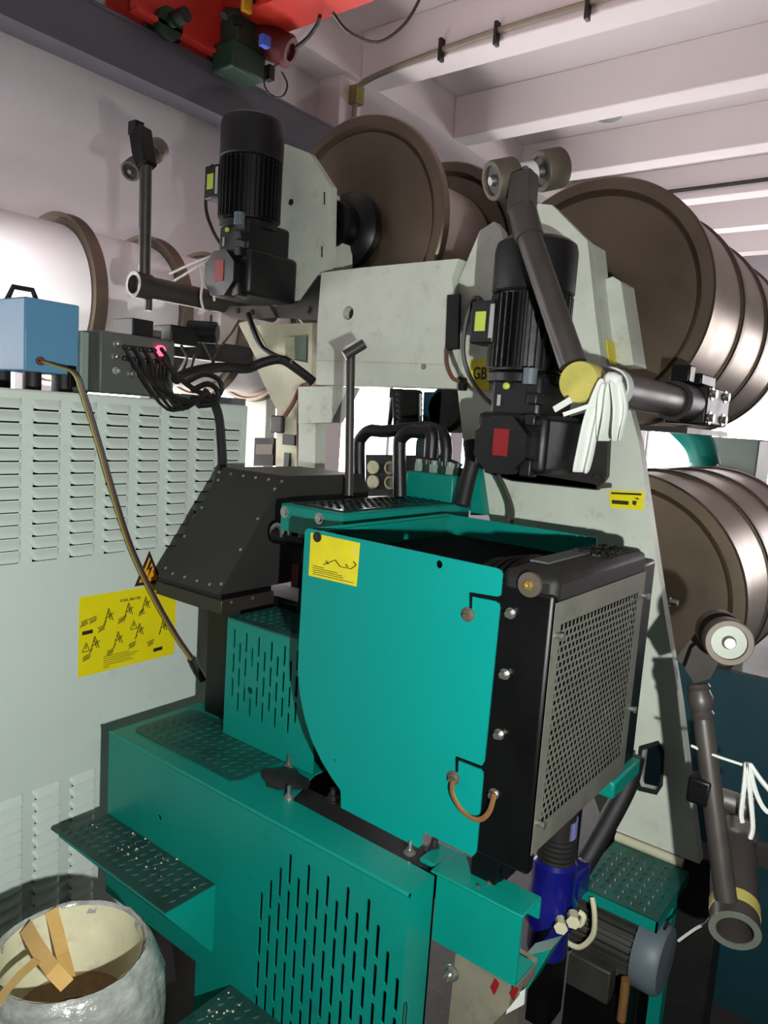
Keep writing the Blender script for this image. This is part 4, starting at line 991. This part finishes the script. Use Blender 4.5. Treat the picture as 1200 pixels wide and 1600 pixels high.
# fan guard rings inside the cover
fg = Vector((1.335, .70, 1.13))
for i, rr in enumerate((.222, .217, .212, .206)):
    MB().ring(fg+Vector((0, -.06+.02*i, 0)), fg+Vector((0, -.052+.02*i, 0)), rr, rr-.012, 48).build('guard_ring', 'black_dusty', rd)
MB().ring(fg+Vector((0, -.10, 0)), fg+Vector((0, .02, 0)), .204, .198, 48).build('fan_shroud', 'black_paint', rd)
for i in range(6):
    a = i*math.pi/3; MB().bar(fg, fg+Vector((math.cos(a)*.2, 0, math.sin(a)*.2)), .05, .006, (.3*math.sin(a), 1, -.3*math.cos(a))).build('fan_blade', 'black_paint', rd)
MB().cyl(fg-Vector((0, .03, 0)), fg+Vector((0, .12, 0)), .06).build('fan_hub', 'black_paint', rd)
# perforated grille: one pierced sheet, brick pattern of slots
gr = MB(); mL, mR, mT, mB_ = .026, .030, .040, .045
th = .0012
gr.box((gx0, GY, gz0), (gx1, GY+th, gz0+mB_)).box((gx0, GY, gz1-mT), (gx1, GY+th, gz1)).box((gx0, GY, gz0+mB_), (gx0+mL, GY+th, gz1-mT)).box((gx1-mR, GY, gz0+mB_), (gx1, GY+th, gz1-mT))
NR, NC = 27, 24
rh = (gz1-mT-gz0-mB_)/NR; cw = (gx1-mR-gx0-mL)/NC
for r in range(NR):
    z_ = gz0+mB_+rh*r
    if r: gr.box((gx0+mL, GY, z_-.0021), (gx1-mR, GY+th, z_+.0021))
    for c_ in range(NC+1):
        x_ = gx0+mL+cw*(c_+(.5 if r % 2 else 0))
        if gx0+mL-.001 < x_ < gx1-mR+.001: gr.box((x_-.0025, GY+.0002, z_+.0016), (x_+.0025, GY+th-.0002, z_+rh-.0016))
gr.build('grille_sheet', 'grille_steel', rd, label='perforated grey steel grille', fix=False)
for x_, z_ in ((gx0+.010, gz1-.055), (gx0+.010, gz0+.055), (gx1-.008, gz1-.05), (gx1-.008, gz0+.14)):
    MB().cyl((x_, GY, z_), (x_, GY-.010, z_), .0055, n=12).cyl((x_, GY-.010, z_), (x_, GY-.015, z_), .007, n=6).build('standoff_bolt', 'zinc', rd)
# green tab to the right under the cooler, legs
MB().prism([(gx1-.06, GY-.004, gz0-.006), (gx1+.10, GY-.004, gz0-.006), (gx1+.10, GY-.004, gz0-.045), (gx1-.06, GY-.004, gz0-.045)], (0, .06, 0)).build('support_tab', 'teal_paint', rd, bevel=.006)
MB().box((PX+.02, .55, BZ-.002), (PX+.10, .60, gz0)).box((gx1-.1, .55, .3), (gx1-.02, .60, gz0)).build('support_leg', 'black_paint', rd)
# copper earth strap
es = MB(); pts = [at(440+a/2.7575, 780+b/2.7575, x=PX-.014) for a, b in ((740, 1210), (735, 1262), (768, 1330), (820, 1375), (862, 1378), (895, 1345), (912, 1290), (915, 1268))]
es.tube(pts, .0048, 10, flat=.5); es.build('earth_strap', 'copper', rd)

# ------------------------------------------------------------------ channel bracket and grey unit below it
cb_ = thing('channel_bracket', (1.11, .56, .665), 'teal steel channel bracket sticking out beside the base cover corner', 'bracket')
MB().box((1.08, .476, .664), (1.085, .646, .79)).build('web', 'teal_paint', cb_)
MB().box((1.078, .474, .79), (1.15, .66, .795)).build('top_flange', 'teal_paint', cb_, bevel=.002)
MB().box((1.085, .476, .664), (1.15, .646, .669)).build('bottom_flange', 'teal_paint', cb_)
MB().box((1.145, .474, .755), (1.15, .646, .79)).build('lip', 'teal_paint', cb_)
for u, v in ((748, 1385), (764, 1380)): 
    p = at(u, v, z=.795); MB().cyl(p, p+Vector((0, 0, .003)), .004, n=8).build('screw', 'brown_iron', cb_)
bolt(at(706, 1520, x=1.078), (-1, 0, 0), bs, .010, .012, stud=.012)
gu = thing('oil_tray', (1.2, .58, .35), 'grey beige pump housing with red diamond marks under the channel bracket', 'pump housing')
MB().plate(pxx([(712, 1490), (800, 1545), (795, 1575), (770, 1600), (765, 1700), (690, 1700)], 1.11), [], FX(1.11), (.10, 0, 0)).build('housing', 'dirty_grey', gu, bevel=.008)
for uu, vv in ((773, 1541), (803, 1550)):
    d = pxx([(uu, vv-12), (uu+7, vv-3), (uu-1, vv+14), (uu-7, vv+2)], 1.108); MB().plate(d, [], FX(1.108), (.002, 0, 0)).build('diamond_mark', 'red_label', gu)
MB().plate(pxx([(798, 1560), (820, 1545), (818, 1570), (790, 1585)], 1.15), [], FX(1.15), (.004, 0, 0)).build('white_tag', 'cloth_white', gu)
MB().plate(pxx([(818, 1495), (862, 1483), (825, 1545), (815, 1550)], 1.22), [], FX(1.22), (.05, 0, 0)).build('teal_gusset', 'teal_paint', gu)
# crumpled wrapper and valve fitting between bracket and cooler
vf = thing('valve_fitting', (1.15, .57, BZ), 'beige valve fitting below the teal plate beside the channel bracket', 'fitting')
MB().plate(pxx([(752, 1305), (768, 1298), (792, 1322), (792, 1350), (770, 1358), (750, 1340)], 1.15), [], FX(1.15), (.05, 0, 0)).build('valve_body', 'cream_paint', vf, bevel=.008)
MB().cyl(at(770, 1352, x=1.14), at(772, 1400, x=1.15), .02).build('valve_pipe', 'black_paint', vf)

# ------------------------------------------------------------------ blue pump
p0_, p1_ = at(868, 1345, x=1.42), at(862, 1475, x=1.42)
pu = thing('oil_filter', (p0_.x, p0_.y, p1_.z), 'glossy dark blue filter housing under the grille', 'oil filter')
cx_, cy_ = p0_.x, p0_.y; zt_, zb_ = p0_.z, p1_.z
MB().lathe((cx_, cy_, zb_-.02), (0, 0, 1), [(.0, 0), (.040, 0), (.043, .01), (.043, .06), (.053, .075), (.053, .12), (.046, .14), (.046, zt_-zb_+.02), (.038, zt_-zb_+.03), (0, zt_-zb_+.03)], 36).build('housing', 'pump_blue', pu)
MB().box((cx_+.02, cy_-.045, zt_-.10), (cx_+.10, cy_+.02, zt_-.03)).build('side_port', 'pump_blue', pu, bevel=.01)
rr = MB(); 
for k in range(5): rr.ring((cx_, cy_, zt_+.008+.011*k), (cx_, cy_, zt_+.016+.011*k), .040, .030)
rr.build('threaded_neck', 'dark_steel', pu)
MB().cyl((cx_, cy_, zt_), (cx_, cy_, gz0-.05), .034).build('neck_core', 'dark_steel', pu)
MB().cyl((cx_+.005, cy_, zt_+.062), (cx_+.005, cy_, zt_+.10), .036, n=24).build('neck_collar', 'pale_violet', pu)
for u, v in ((876, 1437), (895, 1428)):
    p = at(u, v, x=1.38); MB().cyl(p, p+Vector((-.02, -.01, .0)), .011, n=8).cyl(p+Vector((-.02, -.01, 0)), p+Vector((-.026, -.012, 0)), .014, n=6).build('hose_fitting', 'paper_cream', pu)
MB().tube([at(905, 1425, x=1.40), at(912, 1432, x=1.40), at(906, 1445, x=1.40), at(896, 1440, x=1.40)], .006, 8).build('hose_elbow', 'paper_cream', pu)
MB().cyl(at(902, 1362, x=1.5), at(914, 1348, x=1.52), .015).build('pipe_stub', 'brown_iron', pu)

# ------------------------------------------------------------------ tread step with electric motor (right)
TZ = .555
c4 = [at(u, v, z=TZ) for u, v in ((893, 1388), (1036, 1432), (1082, 1352), (962, 1312))]
tx0 = (c4[0].x+c4[1].x)/2; tx1 = (c4[2].x+c4[3].x)/2-.02; ty0 = (c4[1].y+c4[2].y)/2; ty1 = (c4[0].y+c4[3].y)/2
ts = thing('tread_step', ((tx0+tx1)/2, (ty0+ty1)/2, 0), 'teal tread plate step over the electric motor on the right floor', 'step')
MB().box((tx0, ty0, TZ-.004), (tx1, ty1, TZ)).build('tread_plate', 'teal_tread', ts)
tread((tx0+.005, ty0+.005, TZ), (1, 0, 0), (0, 1, 0), tx1-tx0-.01, ty1-ty0-.01, ts, 'teal_tread', pitch=.03)
MB().box((tx0, ty0, TZ-.03), (tx0+.004, ty1, TZ-.004)).build('front_lip', 'teal_paint', ts)
MB().box((tx0, ty0, TZ-.03), (tx1, ty0+.004, TZ-.004)).build('side_lip', 'teal_paint', ts)
MB().box((tx1-.12, ty0+.001, 0), (tx1-.085, ty0+.03, TZ-.03)).build('leg', 'teal_paint', ts)
MB().box((tx1-.12, ty1-.03, 0), (tx1-.085, ty1, TZ-.03)).build('leg', 'teal_paint', ts)
MB().box((tx1-.15, ty0-.02, 0), (tx1-.05, ty0+.06, .012)).build('foot_plate', 'teal_paint', ts)
MB().cyl((tx1+.01, ty0+.02, TZ+.008), (tx1+.01, ty1, TZ+.008), .012).build('back_pipe', 'cream_paint', ts)
# electric motor, axis along y
em = thing('electric_motor', (tx0+.09, (ty0+ty1)/2, .18), 'finned dark electric motor with grey end cover under the tread step', 'motor')
mz = TZ-.03-.105; mx = tx0+.075
MB().cyl((mx, ty0+.04, mz), (mx, ty1+.02, mz), .06, n=32).build('motor_body', 'motor_dark', em)
fi = MB()
for i in range(26):
    a = 2*math.pi*i/26; d = Vector((math.cos(a), 0, math.sin(a)))
    fi.bar(Vector((mx, ty0+.04, mz))+d*.066, Vector((mx, ty1+.02, mz))+d*.066, .004, .016, d)
fi.build('cooling_fins', 'motor_dark', em, kind='stuff')
MB().lathe((mx, ty0+.05, mz), (0, -1, 0), [(.078, 0), (.080, .004), (.080, .050), (.073, .060), (.0, .064)], 36).build('fan_cover', 'motor_grey', em)
MB().box((mx-.10, ty0+.08, mz-.10), (mx-.055, ty0+.18, mz-.02)).build('terminal_box', 'motor_dark', em, bevel=.004)
MB().box((mx-.07, ty0+.06, 0), (mx+.07, ty1, mz-.085)).build('motor_foot', 'black_paint', em)
MB().tube([at(925, 1402, x=mx-.09), at(929, 1430, x=mx-.1), at(926, 1462, x=mx-.1), at(905, 1480, x=mx-.1), at(882, 1470, x=mx-.1)], .006, 8).build('motor_cable', 'paper_cream', em)
MB().prism([at(904, 1528, z=.30), at(968, 1570, z=.30), at(966, 1576, z=.30), at(902, 1536, z=.30)], (0, 0, -.03)).build('base_rail', 'teal_paint', em)
p = at(978, 1530, x=mx-.1); MB().cyl(p, p-Vector((0, 0, .10)), .010).build('drain_pipe', 'copper', em)
# black hoses under the cooler
MB().tube([at(992, 1180, x=1.68), at(980, 1225, x=1.66), at(955, 1275, x=1.62), at(915, 1345, x=1.56), at(885, 1395, x=1.53)], .024, 12).build('black_hose', 'rubber', label='thick black hose curving down behind the grille to the blue filter', cat='hose')
MB().tube([at(735, 690, x=1.72), at(738, 720, x=1.71), at(731, 750, x=1.70), at(722, 790, x=1.68)], .021, 14).build('corrugated_hose', 'rubber', label='black corrugated hose below the right gearmotor bracket', cat='hose')

# ------------------------------------------------------------------ parts under the cross plate
rod = thing('t_handle_rod', at(545, 775, x=1.58), 'dark steel rod with T handle standing in front of the white cross plate', 'rod')
MB().cyl(at(545, 775, x=1.58), at(548, 555, x=1.58), .0125, n=14).build('rod', 'gun_steel', rod)
MB().cyl(at(538, 556, x=1.56), at(569, 537, x=1.60), .014, n=14).build('cross_handle', 'gun_steel', rod)
dh = thing('loop_handles', at(600, 770, x=1.70), 'two black rounded loop guards standing behind the wet teal cover', 'guard')
for (pp, X, nm) in (([(562, 775), (561, 700), (565, 684), (578, 673), (600, 674), (690, 676), (690, 770)], 1.78, 'loop'), ([(625, 775), (624, 700), (627, 685), (640, 675), (660, 675), (674, 677), (673, 715)], 1.68, 'loop')):
    MB().tube([at(u, v, x=X) for u, v in pp], .019, 12, sub=6).build(nm, 'black_gear', dh)
kp = thing('button_panel', at(592, 770, x=1.9), 'dark panel with four round pale buttons seen through the loop guards', 'panel')
MB().plate(pxx([(571, 710), (690, 712), (690, 775), (571, 775)], 1.92), [], FX(1.92), (.06, 0, 0)).build('panel', 'black_gear', kp)
for u, v in ((584, 730), (584, 753), (611, 731), (611, 754)):
    p = at(u, v, x=1.92); MB().lathe(p, (-1, 0, 0), [(.022, 0), (.022, .008), (.014, .010), (.012, .005), (0, .005)], 24).build('button', 'paper_cream', kp)
vb = thing('valve_block', at(680, 780, x=1.72), 'teal valve block with hose fittings behind the wet teal cover', 'valve block')
b0 = at(635, 735, x=1.72); b1 = at(706, 775, x=1.72)
MB().box((1.72, b1.y, b1.z-.02), (1.84, b0.y, b0.z)).build('block', 'teal_paint', vb, bevel=.004)
for k in range(6):
    yy = b1.y+(b0.y-b1.y)*(k+.5)/6; MB().cyl((1.76, yy, b0.z), (1.76, yy, b0.z+.022), .012, n=6).cyl((1.76, yy, b0.z+.022), (1.76, yy, b0.z+.034), .009, n=10).build('fitting', 'box_light' if k % 2 else 'dark_green', vb)
MB().plate(pxx([(738, 728), (746, 728), (757, 805), (735, 805)], 1.80), [], FX(1.80), (.03, 0, 0)).build('side_plate', 'teal_paint', vb)
MB().plate(pxx([(700, 735), (740, 728), (742, 800), (706, 790)], 1.82), [], FX(1.82), (.03, 0, 0)).build('back_plate', 'teal_paint', vb)
MB().tube([at(680, 712, x=1.76), at(700, 718, x=1.78), at(722, 727, x=1.79)], .005, 6).build('thin_hose', 'wire_black', vb)
dc = thing('drive_column', at(660, 720, x=2.0), 'dark blue green column with grimy spindle hanging under the cross plate', 'column')
MB().plate(pxx([(662, 612), (690, 612), (686, 668), (682, 728), (648, 728), (650, 690), (660, 668)], 2.0), [], FX(2.0), (.06, 0, 0)).build('column', 'dark_teal', dc)
MB().cyl(at(657, 615, x=1.98), at(657, 672, x=1.98), .006).build('guide_rod', 'steel', dc)
sp_ = MB(); a, b = at(640, 610, x=1.99), at(640, 672, x=1.99)
prf = []
for k in range(14): prf += [(.045 if k % 2 else .036, (a-b).length*k/14)]
sp_.lathe(a, b-a, prf, 20); sp_.build('spindle', 'black_dusty', dc)
MB().box(at(620, 612, x=1.99)-Vector((0, .02, .02)), at(620, 612, x=1.99)+Vector((.05, .03, .01))).cyl(at(619, 615, x=2.0), at(621, 668, x=2.0), .014).build('side_link', 'black_dusty', dc)
MB().cyl(at(615, 620, x=2.02), at(608, 668, x=2.05), .008).build('link_rod', 'black_dusty', dc)
mo = thing('hanging_drive', at(708, 660, x=2.05), 'rounded black drive casing hanging beside the machine leg', 'casing')
q = at(707, 640, x=2.05)
MB().lathe(q-Vector((.05, 0, 0)), (1, 0, 0), [(0, 0), (.06, .0), (.075, .015), (.075, .09), (.06, .1), (0, .1)], 32).build('casing', 'black_paint', mo)
MB().tube([at(690, 612, x=2.03), at(700, 618, x=2.03), at(708, 612, x=2.03)], .012).build('casing_hook', 'black_paint', mo)
MB().plate(pxx([(688, 615), (722, 612), (725, 660), (716, 676), (700, 668)], 2.06), [], FX(2.06), (.03, 0, 0)).build('casing_plate', 'black_paint', mo, bevel=.006)
# cable and clamp on the cream column
cc = thing('cable_clamp', at(440, 680, x=1.94), 'brown cable hanging with a clamp on the cream column', 'cable')
MB().tube([at(485, 600, x=1.93), at(470, 605, x=1.93), at(458, 630, x=1.93), at(445, 650, x=1.93)], .008, 6).build('cable', 'wire_brown', cc)
MB().box(at(437, 668, x=1.94)-Vector((.02, .03, .02)), at(437, 658, x=1.94)+Vector((.0, .03, .02))).build('clamp', 'dark_steel', cc, bevel=.005)
MB().tube([at(468, 610, x=1.93), at(465, 650, x=1.93), at(466, 740, x=1.93)], .004, 6).build('thin_cable', 'wire_brown', cc)
MB().box(at(432, 690, x=1.94)-Vector((.0, .03, .008)), at(460, 685, x=1.94)+Vector((.01, 0, .012))).build('clip_bar', 'dark_steel', cc)
MB().box(at(437, 726, x=1.94)-Vector((.0, .02, .012)), at(452, 708, x=1.94)+Vector((.01, 0, .0))).build('clip_bar', 'dark_green', cc)
jb = thing('junction_box', at(415, 730, x=2.05), 'small dark and beige junction box left of the cream column', 'electrical box')
MB().plate(pxx([(398, 684), (428, 684), (426, 728), (396, 728)], 2.05), [], FX(2.05), (.08, 0, 0)).build('case', 'black_dusty', jb)
MB().plate(pxx([(400, 694), (426, 694), (425, 710), (399, 710)], 2.045), [], FX(2.045), (.005, 0, 0)).build('front_plate', 'brown_iron', jb)

# ------------------------------------------------------------------ lower right roller arm, tubes and strings
lr = thing('roller_arm', at(1148, 1460, x=1.400), 'roller arm at the right edge with two wheels against the lower beam', 'roller arm', 'roller arms')
wA = at(1140, 1005, x=1.296); wB = at(1110, 972, x=1.488); wdd = (wB-wA).normalized()
wheel(wA, wdd, .038, .04, lr, 'wheel_grey'); wheel(wA+wdd*.085, wdd, .038, .04, lr)
MB().cyl(wA+wdd*.01, wA+wdd*.12, .010).build('axle', 'steel', lr)
MB().plate(pxx([(1082, 1012), (1112, 990), (1128, 1025), (1110, 1060), (1085, 1068), (1070, 1045)], 1.392), [], FX(1.392), (.02, 0, 0)).build('fork_plate', 'gun_steel', lr, bevel=.004)
MB().plate(pxx([(1055, 1030), (1090, 985), (1108, 1000), (1075, 1045)], 1.424), [], FX(1.424), (.015, 0, 0)).build('fork_plate', 'gun_steel', lr, bevel=.004)
bj = at(1093, 1092, x=1.400); a_ = at(1091, 1068, x=1.400); b_ = at(1134, 1405, x=1.360)
dd = (b_-a_).normalized()
MB().lathe(a_, dd, [(.018, 0), (.021, .006), (.018, .011), (.0225, .024), (.0225, .036), (.018, .048), (.021, .054), (.018, .062)], 24).build('arm_joint', 'gun_steel', lr)
MB().cyl(a_+dd*.056, b_, .0172, .019, n=20).build('arm_tube', 'gun_steel', lr)
r0_, r1_ = at(1148, 1453, x=1.376), at(1146, 1290, x=1.616)
dr = (r1_-r0_).normalized()
MB().ring(r0_, r1_, .042, .032, 36).build('cross_tube', 'gun_steel', lr)
MB().ring(r0_-dr*.003, r0_, .043, .031, 36).build('tube_mouth', 'wheel_grey', lr)
MB().ring(r0_+dr*.03, r0_+dr*.055, .0432, .042, 36).build('tape_band', 'tape_yellow', lr)
MB().lathe(r0_+dr*.06, dr, [(.032, 0), (.021, .0), (.019, .008), (.019, .024), (.032, .024)], 28, closed=True).build('inner_bush', 'steel', lr)
MB().ring(r0_+dr*.20, r0_+dr*.235, .047, .042, 32).build('clamp_ring', 'steel', lr)
MB().box(r0_+dr*.2+Vector((-.01, -.068, -.016)), r0_+dr*.2+Vector((.016, -.04, .024))).build('clamp_ear', 'dark_steel', lr)
MB().box(at(1098, 1235, x=1.376)-Vector((.016, .016, .024)), at(1098, 1235, x=1.376)+Vector((.024, .024, .024))).build('arm_stop', 'black_paint', lr, bevel=.005)
sc_ = at(1150, 1255, x=1.424); MB().cyl(sc_-Vector((0, .03, 0)), sc_+Vector((0, .03, 0)), .019).build('spacer', 'steel', lr)
s2 = None
for i, pts in enumerate(([(1080, 1165), (1110, 1178), (1160, 1195)], [(1166, 1192), (1163, 1225), (1158, 1270), (1160, 1285)], [(1168, 1192), (1172, 1240), (1176, 1290), (1172, 1310)], [(1170, 1192), (1180, 1235), (1195, 1265), (1215, 1275)], [(1172, 1194), (1190, 1220), (1212, 1245)])):
    c = MB().tube([at(u, v, x=1.376) for u, v in pts], .0042 if i else .0025, 6)
    if s2 is None: s2 = c.build('cloth_strings', 'cloth_white', label='grey white cloth strings tied at the lower right roller arm', cat='string')
    else: c.build('strand', 'cloth_white', s2)
MB().tube([at(1060, 1470, x=1.480), at(1085, 1452, x=1.472), at(1105, 1440, x=1.456), at(1120, 1418, x=1.440)], .003, 6).build('thin_thread', 'cloth_white', label='thin white thread hanging between the tread step and the roller tube', cat='string')
# teal machine part behind the lower beam
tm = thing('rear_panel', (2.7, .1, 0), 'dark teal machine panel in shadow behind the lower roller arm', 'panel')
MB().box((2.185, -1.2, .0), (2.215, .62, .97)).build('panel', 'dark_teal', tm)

# ------------------------------------------------------------------ far machines seen between the beams
fm = thing('far_machine', (5.2, 1.5, 0), 'pale grey far machine housing with teal arm between the two right beams', 'machine')
q = at(1110, 682, x=5.0); w_ = at(1188, 682, x=5.0)
MB().box((5.0, w_.y, 0), (5.4, q.y, q.z)).build('housing', 'box_light', fm, bevel=.01)
MB().tube([at(1062, 660, x=4.6), at(1082, 680, x=4.6), at(1095, 700, x=4.6), at(1103, 730, x=4.6)], .085, 12).build('arm', 'teal_paint', fm)
MB().cyl(at(1100, 720, x=4.6), (at(1100, 720, x=4.6).x, at(1100, 720, x=4.6).y, 0), .08).build('pillar', 'teal_paint', fm)
lo = thing('steel_rollers', (4.0, 1.2, 1.2), 'polished steel roll lying behind the lower right beam', 'roll')
q = at(1010, 722, x=3.0)
MB().cyl((3.5, q.y+.12, q.z-.20), (4.8, q.y+.12, q.z-.20), .16, n=48).build('roll', 'beam_metal', lo)
MB().cyl((3.42, q.y+.12, q.z-.20), (4.9, q.y+.12, q.z-.20), .03).build('journal', 'steel', lo)

# ------------------------------------------------------------------ film wrapped drum, lower left
dz = .62; dc_ = at(112, 1480, z=dz); dR = .132
dm = thing('wrapped_drum', (dc_.x, dc_.y, 0), 'cream drum wrapped in crinkled plastic film with tan tape strips', 'drum')
o_ = Vector((dc_.x, dc_.y, 0))
random.seed(4); n = 96; prof = [(.10, .0), (dR+.002, .0), (dR+.016, .08), (dR+.030, .25), (dR+.032, dz-.20), (dR+.032, dz-.12), (dR+.026, dz-.07), (dR+.016, dz-.03), (dR+.006, dz-.006), (dR-.002, dz+.001), (dR-.008, dz-.006), (dR-.010, dz-.02)]
b = MB(); vs = []; fs = []
for j, (r, z_) in enumerate(prof):
    for i in range(n):
        a = 2*math.pi*i/n; rr = r+(random.uniform(-.0035, .0035)+.003*math.sin(7*a+z_*21)+.002*math.sin(13*a-z_*40))*(1 if 0 < j < 7 else .35)
        vs.append(o_+Vector((rr*math.cos(a), rr*math.sin(a), z_)))
for j in range(len(prof)-1):
    for i in range(n): fs.append((j*n+i, j*n+(i+1) % n, (j+1)*n+(i+1) % n, (j+1)*n+i))
fs.append(tuple(range(n-1, -1, -1)))
b.add(vs, fs); b.build('film', 'film_wrap', dm, fix=False, angle=75)
MB().lathe(o_, (0, 0, 1), [(dR-.009, dz-.004), (dR-.014, dz-.04), (dR-.022, dz-.09), (dR-.030, dz-.13)], 64, open_=True).build('inner_cup', 'paper_cream', dm, angle=60, fix=False)
MB().lathe(o_, (0, 0, 1), [(dR-.028, dz-.128), (dR-.045, dz-.142), (dR-.075, dz-.146), (dR-.078, dz-.16), (0, dz-.16)], 64, open_=True).build('cup_floor', 'cup_brown', dm, fix=False)  # dished brown floor inside the cup
def strip(pts, w, name='tape_strip', mt='tan_tape'):
    b = MB(); P = [Vector(p) for p in pts]; vs = []
    for i, p in enumerate(P):
        tg = (P[min(i+1, len(P)-1)]-P[max(i-1, 0)]).normalized(); sd = tg.cross(Vector((-.62, -.5, .6))).normalized()
        vs += [p-sd*w/2, p+sd*w/2]
    nn = len(vs); up_ = Vector((-.4, -.4, .6)).normalized()*.0012; fs = []
    vs2 = vs+[v+up_ for v in vs]
    for i in range(len(P)-1):
        fs += [(2*i, 2*i+1, 2*i+3, 2*i+2), (nn+2*i+2, nn+2*i+3, nn+2*i+1, nn+2*i), (2*i, 2*i+2, nn+2*i+2, nn+2*i), (2*i+1, nn+2*i+1, nn+2*i+3, 2*i+3)]
    fs += [(0, nn, nn+1, 1), (nn-2, nn-1, 2*nn-1, 2*nn-2)]
    b.add(vs2, fs); return b.build(name, mt, dm)
ip = lambda u, v, z_: at(u, v, z=z_)
strip([ip(80, 1422, dz+.002), ip(88, 1450, dz-.02), ip(98, 1490, dz-.05), ip(108, 1528, dz-.10)], .024)
strip([ip(40, 1448, dz+.003), ip(58, 1480, dz+.01), ip(82, 1515, dz+.0), ip(105, 1540, dz-.03)], .026)
strip([ip(58, 1500, dz+.012), ip(35, 1520, dz+.02), ip(10, 1548, dz+.03), ip(-15, 1585, dz+.04)], .016)
